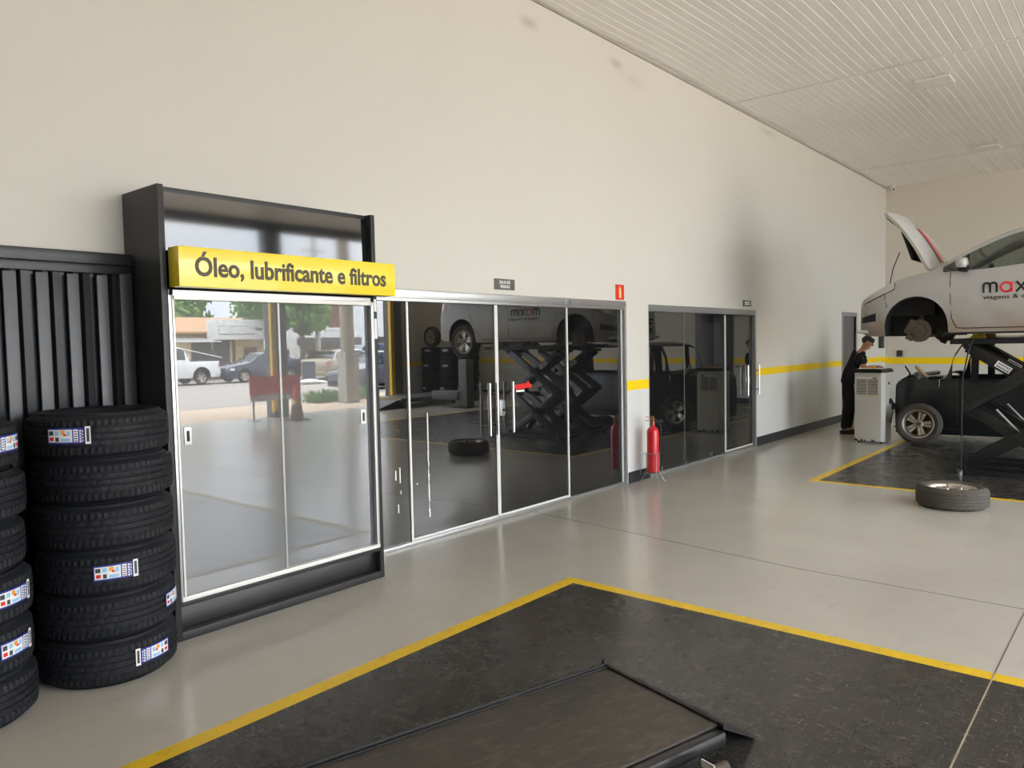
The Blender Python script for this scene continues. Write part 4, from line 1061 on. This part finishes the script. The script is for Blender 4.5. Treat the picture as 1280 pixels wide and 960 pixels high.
# ---------------------------------------------------------------- generic parked cars
def other_car(name, label, shape, mat, loc, rz, lift=0., hub=.30, group=None, wheels=True, roof_open=False, glassmat='car_glass', lamps=True):
    c = thing(name, label, 'car', loc, rz, group=group); P = shape.parts()
    P['body'].join(P['hood']) if not roof_open else None
    P['body'].build('body', mat, c, smooth=40); P['underbody'].build('underbody', 'cable_black', c, smooth=0)
    for k, nm in (('side_glass', 'side_window'), ('side_glass2', 'side_window'), ('windshield', 'windshield'), ('rear_glass', 'rear_window')):
        if P[k].f and lamps: P[k].build(nm, glassmat, c, smooth=40)
    [P[k].build('pillar_trim', 'black_plastic', c, smooth=40) for k in ('pillar', 'pillar2') if P[k].f]
    if wheels:
        for cx, R, zc in shape.arches:
            for sg in (-1, 1): wheel('wheel', None, None, Vector((cx, sg * (shape.W - .03 - .2), .312)), Matrix.Rotation(PI / 2 * (1 if sg < 0 else -1), 3, 'X'), parent=c, tyremat='rubber')
    def flank(nm, m_, x0, x1, z0, z1):
        for sg in (-1, 1):
            b = MB(); vs = []
            for x in (x0, (x0 + x1) / 2, x1):
                for z in (z0, z1):
                    for o_ in (.008, -.03):
                        p = shape.side_pt(x, z, o_); vs.append((p[0], -sg * p[1], p[2]))
            fs = []
            for i in (0, 4): fs += [(i, i + 4, i + 6, i + 2), (i + 1, i + 3, i + 7, i + 5), (i, i + 1, i + 5, i + 4), (i + 2, i + 6, i + 7, i + 3)]
            fs += [(0, 2, 3, 1), (8, 9, 11, 10)]
            b.add(vs, fs).build(nm, m_, c)
    if lamps: flank('headlamp', 'lamp_glass', .03, .34, shape.T(.1) - .13, shape.T(.1) - .03)
    flank('taillight', 'red_glass', shape.L - .16, shape.L - .02, shape.beltz(shape.L - .1) - .22, shape.beltz(shape.L - .1) - .04)
    b = MB().box((-.02, -shape.W * .6, shape.sill + .08), (.04, shape.W * .6, shape.sill + .22), 0, .02); b.build('grille', 'black_plastic', c)
    b = MB().box((shape.L - .05, -shape.W * .74, shape.sill + .12), (shape.L + .03, shape.W * .74, shape.sill + .26), 0, .03); b.build('rear_bumper', mat, c)
    return c
PL = lambda L: [(0, .68), (.05, .8), (.25, .93), (.6, .99), (L * .5, 1.), (L - .6, .985), (L - .2, .92), (L - .03, .8), (L, .72)]
def sedan_shape():
    return CarShape(4.4, .87, [(0, .62), (.08, .72), (.9, .92), (1.15, .97), (1.8, 1.34), (2.2, 1.43), (2.9, 1.42), (3.3, 1.28), (3.75, 1.06), (4.25, 1.02), (4.4, .85)], [(0, .6), (1.1, .9), (4.4, 1.0)], .6, .2, [(.85, .36, .33), (3.45, .36, .33)], PL(4.4), wind=(1.15, 1.85), rearg=(3.02, 3.72), sideg=(1.2, 3.4), pillars=((2.2, 2.28),))
def hatch_shape():
    return CarShape(3.7, .82, [(0, .66), (.08, .78), (.75, .95), (.95, 1.02), (1.45, 1.36), (1.9, 1.47), (2.8, 1.47), (3.2, 1.4), (3.5, 1.1), (3.66, .98), (3.7, .8)], [(0, .6), (.9, .93), (3.7, 1.02)], .6, .2, [(.72, .35, .32), (3.05, .35, .32)], PL(3.7), wind=(.97, 1.5), rearg=(3.2, 3.5), sideg=(1.0, 3.0), pillars=((1.9, 1.98),))
def pickup_shape():
    return CarShape(5.1, .92, [(0, .95), (.08, 1.05), (1.2, 1.15), (1.4, 1.2), (2.0, 1.65), (2.4, 1.78), (3.1, 1.76), (3.35, 1.6), (3.48, 1.14), (3.6, 1.08), (5.0, 1.08), (5.1, 1.0)], [(0, .85), (1.3, 1.12), (3.4, 1.16), (3.6, 1.1), (5.1, 1.1)], .7, .32, [(.95, .43, .40), (4.05, .43, .40)], PL(5.1), wind=(1.42, 2.05), rearg=(3.3, 3.46), sideg=(1.5, 3.3), pillars=((2.35, 2.42),))
# black stripped car in the far bay
jeep = CarShape(3.7, .80, [(0, .90), (.04, .95), (.12, .985), (.62, 1.0), (.70, 1.04), (.84, 1.46), (.95, 1.55), (1.2, 1.575), (3.3, 1.57), (3.6, 1.5), (3.68, 1.05), (3.7, 1.0)], [(0, .9), (.6, .985), (3.7, 1.0)], .7, .14, [(3.1, .36, .32)],
                [(0, .9), (.05, .95), (.2, .985), (.5, 1), (3.3, 1), (3.6, .97), (3.7, .93)], tumble=.14, hood=(.10, .62), wind=(.70, .90), rearg=(3.62, 3.67), sideg=(.78, 3.4), pillars=((1.02, 1.12), (1.66, 1.84),), bot=[(0, .14), (3.7, .2)])
jc = other_car('black_car', 'black boxy car with its hood off behind the white machine and lift', jeep, 'car_black', (12.76 + .80, -1.56, 0), -PI / 2, wheels=False, roof_open=True, lamps=False)
for sg in (-1, 1): wheel('wheel', None, None, Vector((3.1, sg * .57, .312)), Matrix.Rotation(PI / 2 * (1 if sg < 0 else -1), 3, 'X'), parent=jc, tyremat='rubber')
m = MB().box((.06, -.66, .5), (.68, .66, .86)); m.box((.2, -.3, .86), (.5, .3, .99), 1, .02).box((.08, -.7, .86), (.24, -.45, .98), 0, .01).box((.45, -.7, .86), (.66, -.4, 1.02), 0, .02)
m.tube([(.14, -.62, .95), (.18, -.6, 1.06), (.10, -.55, 1.17)], .012, 8, 0).tube([(.3, -.5, .96), (.38, -.45, 1.05), (.5, -.2, 1.06)], .03, 8, 1).tube([(.3, -.66, 1.0), (.36, -.64, 1.1)], .03, 10, 1).ball((.28, -.6, 1.04), .05, 12, 8, 1)
m.build('engine', ['black_plastic', 'engine_grey'], jc)
MB().tube([(.29, -.68, 1.16), (.42, -.64, 1.01)], .03, 10).ball((.29, -.68, 1.16), .032, 10, 8).build('coolant_bottle', 'facade_cream', jc)
MB().tube([(.0, -.815, .245), (3.6, -.815, .245)], .008, 6).tube([(.62, -.81, .98), (3.5, -.81, .99)], .006, 6).tube([(.86, -.812, .98), (.86, -.812, .25), (1.8, -.812, .25), (1.8, -.812, .98)], .004, 6).build('body_trim', 'dark_steel', jc)
MB().box((.62, -.835, .86), (.635, -.80, .985), 0, .004).build('chrome_latch', 'chrome', jc)
MB().box((.98, -.84, .40), (1.9, -.82, .47), 0, .01).build('running_board', 'dark_steel', jc)
# street cars seen in the mirrored cabinet
def place(shape, front, heading):   # heading: direction the car faces
    return front, heading + PI
other_car('sedan_car', 'dark blue sedan parked by the garage, in the mirrored street view', sedan_shape(), 'car_navy', (18.98, -30.9, 0), 0, group=None)
pk = other_car('pickup_truck', 'white pickup truck at the left edge of the mirrored street view', pickup_shape(), 'car_white', (13.72, -31.2, 0), 0)
MB().tube([(3.55, -.6, 1.1), (3.62, -.55, 1.42), (3.62, .55, 1.42), (3.55, .6, 1.1)], .03, 8).tube([(3.62, -.5, 1.40), (4.1, -.65, 1.12)], .025, 8).build('roll_bar', 'chrome', pk)
MB().box((3.62, -.72, 1.09), (4.98, .72, 1.13), 0, .01).build('bed_cover', 'black_plastic', pk)
a = math.radians(150)
other_car('sedan_car', 'beige sedan seen from behind in the mirrored street view', sedan_shape(), 'car_beige', (26.1, -30.4, 0), math.radians(147))
other_car('small_car', 'white small hatchback by the concrete pole in the mirrored street view', hatch_shape(), 'car_white', (31.0, -33.6, 0), PI)
bp = other_car('pickup_truck', 'blue pickup truck at the right edge of the mirrored street view', pickup_shape(), 'car_blue', (36.0, -36.2, 0), PI)
other_car('sedan_car', 'dark sedan behind the concrete pole in the mirrored street view', sedan_shape(), 'car_navy', (16.75, -18.6, 0), 0)
# ================================================================== people
def skin_obj(name, joints, bones, mat, parent, off, sub=2):
    """joints: {key: (x,y,z,r) or (x,y,z,rx,ry)}; one skinned surface"""
    keys = list(joints); idx = {k: i for i, k in enumerate(keys)}
    me = bpy.data.meshes.new(name); me.from_pydata([tuple(Vector(joints[k][:3])) for k in keys], [(idx[a], idx[b]) for a, b in bones], [])
    o = bpy.data.objects.new(name + '_rig', me); COL.objects.link(o)
    md = o.modifiers.new('skin', 'SKIN'); md.use_smooth_shade = True; md.branch_smoothing = .6
    for i, k in enumerate(keys):
        sv = me.skin_vertices[0].data[i]; j = joints[k]; sv.radius = (j[3], j[4] if len(j) > 4 else j[3]); sv.use_root = (i == 0)
    s2 = o.modifiers.new('sub', 'SUBSURF'); s2.levels = sub; s2.render_levels = sub
    bpy.context.view_layer.update(); dg = bpy.context.evaluated_depsgraph_get()
    res = bpy.data.meshes.new_from_object(o.evaluated_get(dg)); bpy.data.objects.remove(o); bpy.data.meshes.remove(me)
    res.name = name; res.materials.clear(); res.materials.append(M(mat))
    res.polygons.foreach_set('use_smooth', [True] * len(res.polygons))
    q = bpy.data.objects.new(name, res); COL.objects.link(q); q.parent = parent; return q
# local frame: +X = forward (towards the machine), +Y = his left
pt = thing('person', 'person in black shirt and trousers bending over behind the white service machine', 'person', (13.5, -.66, 0), math.radians(-78)); pt.scale = (.97, .97, .97)
J = {'pelvis': (0, 0, .93, .10, .08), 'waist': (.03, 0, 1.06, .11, .09), 'chest': (.12, 0, 1.27, .14, .105), 'upper': (.19, 0, 1.39, .10, .07), 'neck': (.245, 0, 1.475, .055), 'head0': (.29, 0, 1.53, .062, .07), 'head1': (.315, 0, 1.60, .082, .095), 'head2': (.32, 0, 1.655, .07, .078)}
Bn = [('pelvis', 'waist'), ('waist', 'chest'), ('chest', 'upper'), ('upper', 'neck'), ('neck', 'head0'), ('head0', 'head1'), ('head1', 'head2')]
for s, n in ((1, 'l'), (-1, 'r')):
    hx, hy, hz = (.46, s * .16, 1.175)
    J.update({'hip' + n: (0, s * .09, .87, .068), 'knee' + n: (.03 + .02 * s, s * .10, .49, .06), 'ank' + n: (-.03 + .03 * s, s * .10, .09, .042), 'toe' + n: (.13 + .03 * s, s * .115, .035, .036),
              'sh' + n: (.19, s * .185, 1.380, .052), 'el' + n: (.27, s * .245, 1.13, .043), 'wr' + n: (hx - .06, hy + .0, hz, .028), 'pal' + n: (hx + .0, hy - .0, hz + .0, .036, .018)})
    Bn += [('pelvis', 'hip' + n), ('hip' + n, 'knee' + n), ('knee' + n, 'ank' + n), ('ank' + n, 'toe' + n), ('upper', 'sh' + n), ('sh' + n, 'el' + n), ('el' + n, 'wr' + n), ('wr' + n, 'pal' + n)]
    for f in range(4):
        fy = hy + (f - 1.5) * .021; ln = (.06, .072, .068, .052)[f]
        J['f%d%s' % (f, n)] = (hx + .035, fy, hz + .004, .010); J['g%d%s' % (f, n)] = (hx + .035 + ln * .55, fy, hz - .006, .009); J['h%d%s' % (f, n)] = (hx + .035 + ln, fy, hz - .028, .0075)
        Bn += [('pal' + n, 'f%d%s' % (f, n)), ('f%d%s' % (f, n), 'g%d%s' % (f, n)), ('g%d%s' % (f, n), 'h%d%s' % (f, n))]
    J['t0' + n] = (hx + .0, hy - s * .045, hz - .008, .011); J['t1' + n] = (hx + .035, hy - s * .06, hz - .018, .009); Bn += [('wr' + n, 't0' + n), ('t0' + n, 't1' + n)]
skin_obj('body', J, Bn, 'skin', pt, None)
# face and hair
hd = Vector((.318, 0, 1.60)); tilt = Matrix.Rotation(math.radians(28), 4, 'Y')
f = MB().ball((.085, 0, -.012), (.02, .014, .026), 10, 8); 
for s in (1, -1): f.ball((.0, s * .083, -.01), (.022, .010, .032), 10, 8)
f.ball((.07, 0, -.055), (.018, .026, .008), 10, 6); f.ball((.05, 0, -.085), (.035, .04, .028), 12, 8)
f.xf(Matrix.Translation(hd) @ tilt).build('face', 'skin', pt)
e = MB()
for s in (1, -1): e.ball((.076, s * .033, .016), (.010, .013, .007), 8, 6); e.ball((.078, s * .033, .036), (.010, .022, .005), 8, 6)
e.xf(Matrix.Translation(hd) @ tilt).build('eye', 'hair', pt)
h = MB().ball((-.014, 0, .022), (.098, .088, .086), 20, 14)
h.v = [((v[0] if v[2] > .02 else min(v[0], -.01)), v[1], max(v[2], -.075 if v[0] < -.02 else .022)) for v in h.v]
for k in range(26):
    a = rnd.uniform(-1.2, 1.2); h.tube([(.06 * math.cos(a), .07 * math.sin(a), .085), (.088 * math.cos(a), .084 * math.sin(a), .045 + rnd.uniform(-.02, .01))], [.014, .004], 5)
h.xf(Matrix.Translation(hd) @ tilt).build('hair', 'hair', pt)
# clothes: skins a little larger than the body
JS = {'hem': (-.005, 0, .84, .165, .135), 'waist': (.01, 0, .95, .162, .13), 'belly': (.035, 0, 1.08, .150, .122), 'chest': (.12, 0, 1.27, .178, .138), 'upper': (.185, 0, 1.39, .15, .108), 'collar': (.232, 0, 1.462, .078)}
BS = [('hem', 'waist'), ('waist', 'belly'), ('belly', 'chest'), ('chest', 'upper'), ('upper', 'collar')]
for s, n in ((1, 'l'), (-1, 'r')):
    JS['sh' + n] = (.19, s * .18, 1.385, .092); JS['sl' + n] = (.245, s * .228, 1.20, .078); BS += [('upper', 'sh' + n), ('sh' + n, 'sl' + n)]
JS = {'chest': JS.pop('chest'), **JS}
sh = skin_obj('shirt', JS, BS, 'black_cloth', pt, None)
MB().box((.19, -.262, 1.29), (.26, -.256, 1.33), 0, .002).build('sleeve_patch', 'yellow_letter', sh)
JT = {'pelvis': (0, 0, .93, .142, .115), 'top': (.015, 0, .99, .138, .110)}; BT = [('pelvis', 'top')]
for s, n in ((1, 'l'), (-1, 'r')):
    JT.update({'hip' + n: (0, s * .095, .86, .105), 'knee' + n: (.03 + .02 * s, s * .10, .49, .078), 'hem' + n: (-.025 + .03 * s, s * .10, .07, .066)}); BT += [('pelvis', 'hip' + n), ('hip' + n, 'knee' + n), ('knee' + n, 'hem' + n)]
skin_obj('trousers', JT, BT, 'black_cloth', pt, None)
for s in (1, -1):
    m = MB().ball((.05 + .03 * s, s * .11, .045), (.145, .05, .045), 16, 10); m.v = [(v[0], v[1], max(v[2], 0)) for v in m.v]; m.box((-.09 + .03 * s, s * .11 - .042, 0), (.18 + .03 * s, s * .11 + .042, .02), 0, .012); m.build('shoe', 'black_plastic', pt)

# ================================================================== far side of the workshop (seen in the dark glass)
k_ = 0
for (px, py, nn) in ((16.05, -12.03, 7), (16.1, -11.3, 7), (16.1, -10.58, 7)):
    for k in range(nn):
        place_lab = ('stack nearest the entrance', 'middle stack', 'stack farthest inside')[k_]
        tyre(px + rnd.uniform(-.01, .01), py + rnd.uniform(-.01, .01), .2252 * k, rnd.uniform(0, 6), 'black tyre, %s from floor, %s, reflected in dark glass' % (('first', 'second', 'third', 'fourth', 'fifth', 'sixth', 'seventh')[k], place_lab), 'tyre stacks by the front wall', ((PI * .97 + rnd.uniform(-.3, .3), 0),) if k in (1, 4, 6) else ())
    k_ += 1
wheel('loose_wheel', 'alloy wheel standing on top of a tyre stack, reflected in the dark glass', 'wheel', Vector((16.15, -12.0, 7 * .2252 + .312)), Matrix.Rotation(-PI / 2, 3, 'Y'), 'removed car wheels', tyremat='rubber')
t = thing('alignment_ramp', 'grey low alignment ramp with yellow edge and post, reflected in the dark glass', 'vehicle lift', (13.5, -10.35, 0))
MB().box((-.3, -1.2, .14), (1.9, .1, .26), 0, .01).build('runway', 'column_grey', t); MB().box((-.31, -1.2, .20), (-.296, .1, .262)).build('yellow_edge', 'yellow_paint', t)
m = MB()
for (x, y) in ((-.2, -1.1), (-.2, 0), (1.7, -1.1), (1.7, 0)): m.box((x - .06, y - .06, 0), (x + .06, y + .06, .14), 0, .005)
m.build('foot', 'dark_steel', t)
MB().prism([(-1.1, 0), (-.31, 0), (-.31, .24), (-1.1, .02)], -1.15, .05, 'Y').build('drive_on_wedge', 'dark_steel', t)
t = thing('lift_post', 'grey two-post lift column behind the ramp, reflected in the dark glass', 'vehicle lift', (14.3, -8.95, 0))
MB().box((-.14, -.14, .02), (.14, .14, 1.25), 0, .01).build('post', 'column_grey', t); MB().box((-.3, -.25, 0), (.3, .25, .02), 0, .004).build('base_plate', 'dark_steel', t)
MB().box((-.2, -1.1, .2), (.2, -.14, .42), 0, .015).build('arm', 'column_grey', t)
# wall fan and dark door on the end wall
t = thing('wall_fan', 'black wall fan on the end wall, reflected in the second shop front', 'fan', (XB - .001, -3.95, 2.35))
MB().box((-.05, -.06, -.12), (0, .06, .12), 0, .01).tube([(-.04, 0, 0), (-.2, 0, .02)], .025, 10).build('bracket', 'black_plastic', t)
m = MB()
for r, x in ((.3, -.27), (.3, -.36), (.2, -.385), (.1, -.395), (.25, -.37), (.15, -.39)): m.tube([(x, r * math.cos(2 * PI * i / 28), r * math.sin(2 * PI * i / 28) + .02) for i in range(28)], .006, 5, closed=True)
for i in range(16):
    a = 2 * PI * i / 16; m.tube([(-.25, .06 * math.cos(a), .06 * math.sin(a) + .02), (-.27, .3 * math.cos(a), .3 * math.sin(a) + .02), (-.36, .3 * math.cos(a), .3 * math.sin(a) + .02), (-.4, .03 * math.cos(a), .03 * math.sin(a) + .02)], .004, 5)
m.build('guard', 'black_plastic', t)
m = MB()
for k in range(4):
    b = MB().prism([(.04, -.03), (.26, -.10), (.27, .06), (.05, .04)], -.004, .004, 'X'); m.join(b, Matrix.Translation((-.32, 0, .02)) @ Matrix.Rotation(PI / 2 * k, 4, 'X') @ Matrix.Rotation(.35, 4, 'Y'))
m.build('blade', 'dark_steel', t); MB().lathe([(0, -.3), (.07, -.29), (.08, -.24), (.06, -.18), (0, -.18)], 20, 0, 'X', (0, 0, .02)).build('motor', 'black_plastic', t)
MB().tube([(-.05, .05, -.1), (-.06, .2, -.5), (-.04, .12, -.75), (-.02, .02, -.5)], .008, 6).build('cable', 'cable_black', t)
o = MB().box((XB - .02, -4.55, 0), (XB, -3.5, 2.9), 0, .004); o.box((XB - .035, -4.48, .05), (XB - .02, -4.06, 2.8), 0, .004).box((XB - .035, -4.0, .05), (XB - .02, -3.57, 2.8), 0, .004)
struct(o.build('door_5', 'column_grey'), 'dark double door in the end wall')

# ================================================================== street outside (seen in the mirrored cabinet)
t = thing('utility_pole', 'concrete utility pole at the curb with weeds at its foot, in the mirrored street view', 'utility pole', (13.97, -14.35, 0))
m = MB().prism([(-.24, -.2), (.24, -.2), (.24, .2), (-.24, .2)], -.05, 1.5); m.box((-.26, -.22, 1.38), (.26, .22, 1.44), 0, .01).box((-.1, .2, .2), (.1, .203, 1.3), 1); m.build('base_block', ['concrete', 'pole_concrete'], t)
MB().lathe([(0, 1.4), (.21, 1.4), (.15, 8), (0, 8)], 20).build('pole_shaft', 'pole_concrete', t)
MB().bar((-1, 0, 7.4), (1, 0, 7.4), .1, .1).build('crossarm', 'pole_concrete', t)
t = thing('utility_pole', 'thin pale utility pole by the white building in the mirrored street view', 'utility pole', (27.55, -34.8, 0))
MB().lathe([(0, -.02), (.17, -.02), (.12, 9), (0, 9)], 14).build('pole_shaft', 'concrete', t); MB().bar((-.8, 0, 8), (.8, 0, 8), .1, .1).build('crossarm', 'concrete', t)
def leaves(m, c, r, n, size, mi=0):
    for i in range(n):
        d = Vector((rnd.gauss(0, 1), rnd.gauss(0, 1), rnd.gauss(0, 1))).normalized() * (rnd.random() ** .4)
        p = Vector((c[0] + d.x * r[0], c[1] + d.y * r[1], c[2] + d.z * r[2])); a = Vector((rnd.gauss(0, 1), rnd.gauss(0, 1), rnd.gauss(0, 1))).normalized(); b = a.orthogonal().normalized(); s = size * rnd.uniform(.6, 1.3)
        m.add([p - a * s, p + b * s * .5, p + a * s, p - b * s * .5], [(0, 1, 2, 3)], mi)
m = MB()
for i in range(260):
    x, y = 13.2 + rnd.uniform(0, 2.9), -15.6 + rnd.uniform(0, .75)
    for k in range(3):
        a = rnd.uniform(0, 6.3); h_ = rnd.uniform(.15, .42); dx, dy = .12 * math.cos(a), .12 * math.sin(a)
        m.add([(x - .015, y, 0), (x + .015, y, 0), (x + dx + .01, y + dy, h_ * .8), (x + dx * 1.6, y + dy * 1.6, h_)], [(0, 1, 2, 3)])
tag(m.build('weed_clump', 'leaf', smooth=0), 'green weeds around the concrete pole in the mirrored street view', 'weeds', kind='stuff')
# traffic cone and red barrier board by the entrance
t = thing('traffic_cone', 'red and white traffic cone by the entrance column in the mirrored view', 'traffic cone', (9.95, -11.05, 0))
MB().box((-.2, -.2, 0), (.2, .2, .035), 0, .01).build('base', 'brown_wood', t)
MB().lathe([(.15, .03), (.11, .34), (.11, .36), (.0, .36)], 24).build('lower_sleeve', 'brown_wood', t); MB().lathe([(.112, .36), (.095, .46), (.0, .46)], 24).build('reflective_band', 'yellow_letter', t); MB().lathe([(.096, .46), (.05, .78), (.03, .8), (.0, .8)], 24).build('tip', 'cone_red', t)
t = thing('barrier_board', 'red and white board on thin legs beside the entrance column, in the mirrored view', 'board', (9.25, -11.85, 0))
MB().box((0, -.02, .58), (1.35, .02, 1.0), 0, .005).build('red_panel', 'cone_red', t); MB().box((0, -.02, .43), (1.35, .02, .58), 0, .005).build('white_panel', 'white_paint', t)
for x in (.08, 1.27):
    MB().box((x - .018, -.012, 0.02), (x + .018, .012, .45)).box((x - .03, -.2, 0), (x + .03, .2, .02), 0, .004).build('leg', 'grey_frame', t)
# buildings
t = thing('house', 'cream house with clay tile roof and dark garage in the mirrored street view', 'house', (20, -36, 0))
off = t.location
MB().box((13, -42, 0), (24.6, -36, 2.55)).build('wall', 'facade_cream', t, off, smooth=0); MB().box((20.2, -36.05, 0), (22.4, -35.96, 2.2)).build('garage_opening_shade', 'facade_dark', t, off, smooth=0)  # dark sheet on the house front stands in for the shaded garage opening
m = MB(); m.add([(12.5, -35.4, 2.5), (24.9, -35.4, 2.5), (24.9, -39, 3.4), (12.5, -39, 3.4), (12.5, -35.4, 2.6), (24.9, -35.4, 2.6), (24.9, -39, 3.52), (12.5, -39, 3.52)], [(0, 1, 2, 3), (7, 6, 5, 4), (0, 4, 5, 1), (1, 5, 6, 2), (2, 6, 7, 3), (3, 7, 4, 0)])
m.add([(12.5, -42.4, 2.5), (24.9, -42.4, 2.5), (24.9, -39, 3.4), (12.5, -39, 3.4), (12.5, -42.4, 2.6), (24.9, -42.4, 2.6), (24.9, -39, 3.52), (12.5, -39, 3.52)], [(0, 1, 2, 3), (7, 6, 5, 4), (0, 4, 5, 1), (1, 5, 6, 2), (2, 6, 7, 3), (3, 7, 4, 0)]); m.build('tile_roof', 'roof_tile', t, off, smooth=0)
MB().box((22.6, -36.02, .2), (22.75, -35.95, 2.2)).box((23.3, -36.02, .8), (24.1, -35.95, 1.7)).build('shutter', 'brown_wood', t, off, smooth=0)
m = MB()
for k in range(9): m.bar((17 + .42 * k, -35.9, 2.3), (17 + .42 * k, -33.6, 2.05), .05, .05)
m.bar((17, -33.6, 2.05), (20.6, -33.6, 2.05), .06, .06).bar((17, -33.6, 2.05), (20.3, -33.0, 1.2), .05, .05); m.build('porch_frame', 'white_aluminium', t, off)
t = thing('banner_sign', 'large white banner above the dark garage in the mirrored street view', 'banner', (20.7, -35.2, 2.15))
MB().box((0, -.03, 0), (3.45, .03, 1.12), 0, .01).build('panel', 'white_paint', t); m = MB()
for (x0, x1, z0, z1) in ((.65, 2.4, .72, .75), (.65, .68, .35, .75), (.65, 2.8, .27, .33), (1.4, 1.43, .4, .7), (2.6, 3.0, .6, .63), (2.95, 3.3, .5, .66)): m.box((x0, .03, z0), (x1, .034, z1))
m.build('faded_print', 'grey_frame', t, smooth=0)
for x in (.3, 3.1): MB().tube([(x, -.06, -2.15), (x, -.06, 1.1)], .035, 8).build('post', 'grey_frame', t)
t = thing('shop_building', 'white two-storey building with dark awning in the mirrored street view', 'building', (32, -38, 0)); off = t.location
MB().box((28.4, -40, 0), (45, -38, 4.7)).build('wall', 'facade_white', t, off, smooth=0); MB().box((28.2, -38.0, 1.75), (32.3, -36.6, 2.25), 0, .02).build('awning', 'facade_dark', t, off); MB().box((34.5, -38.0, 1.9), (38, -37.4, 2.3), 0, .02).build('awning', 'facade_dark', t, off)
MB().box((28.45, -38.03, 0), (32.2, -37.97, 1.7)).build('shop_front_wall', 'facade_cream', t, off, smooth=0)
for a in (29.0, 31.0): MB().box((a, -38.06, 0), (a + .9, -37.96, 1.5)).build('door', 'brown_wood', t, off, smooth=0)
f = MB().box((30.4, -38.1, 2.75), (31.75, -37.95, 4.6)).build('window_frame', 'white_paint', t, off, smooth=0); MB().box((30.6, -38.12, 2.95), (31.55, -37.92, 4.45)).build('window_shutter', 'brown_wood', t, off, smooth=0)
t = thing('brick_wall', 'low brick boundary wall between the houses in the mirrored street view', 'wall', (26, -38.2, 0)); MB().box((-1.5, -.1, 0), (1.7, .1, 1.5)).build('masonry', 'brown_wood', t, smooth=0); MB().box((-1.5, -.14, 1.5), (1.7, .14, 1.58)).build('coping', 'concrete', t, smooth=0)
# trees
def tree(name, label, x, y, h, r, n=5200, size=.22):
    t = thing(name, label, 'tree', (x, y, 0), group='street trees')
    m = MB().tube([(0, 0, -.02), (.1, .05, h * .3), (-.05, .1, h * .55)], [.15, .11, .08], 10)
    for k in range(6):
        a = 2 * PI * k / 6; m.tube([(0, .05, h * .35), (r * .35 * math.cos(a), r * .35 * math.sin(a), h * .55), (r * .6 * math.cos(a), r * .6 * math.sin(a), h * .72)], [.06, .045, .02], 6)
    m.build('trunk', 'bark', t); c = MB()
    for k in range(14):
        a = rnd.uniform(0, 6.3); q = rnd.random() ** .5 * r * .75; leaves(c, (q * math.cos(a), q * math.sin(a), h * (.52 + .4 * rnd.random())), (r * .42, r * .42, h * .16), n // 14, size)
    c.build('crown', 'leaf', t, smooth=0, merge=False)
tree('street_tree', 'broad leafy tree behind the tile roof in the mirrored street view', 23.9, -46.5, 6.6, 4.4)
tree('street_tree', 'leafy tree with low hanging branches over the street in the mirrored view', 25.4, -33.4, 6.4, 2.1)
tree('street_tree', 'leafy tree behind the banner in the mirrored street view', 33.2, -47.5, 7.2, 4.6)
o = MB().box((-.22, -.2, .02), (.22, .2, .9), 0, .03); o.box((-.24, -.22, .9), (.24, .22, .98), 0, .03); o.lathe([(.06, -.01), (.06, .01), (0, .01)], 12, 0, 'Y', (-.15, -.2, .06)); o = o.build('waste_bin', 'label_dark'); o.location = (20.7, -26.0, 0); tag(o, 'grey waste bin behind the beige sedan in the mirrored street view', 'bin')
o = MB().ball((0, 0, .1), (.5, .35, .12), 14, 8).ball((.5, .1, .06), (.3, .2, .08), 12, 6); o = o.build('plastic_sheet', 'white_paint'); o.location = (20.3, -25.4, 0); tag(o, 'crumpled white plastic sheet on the asphalt in the mirrored street view', 'plastic sheet')
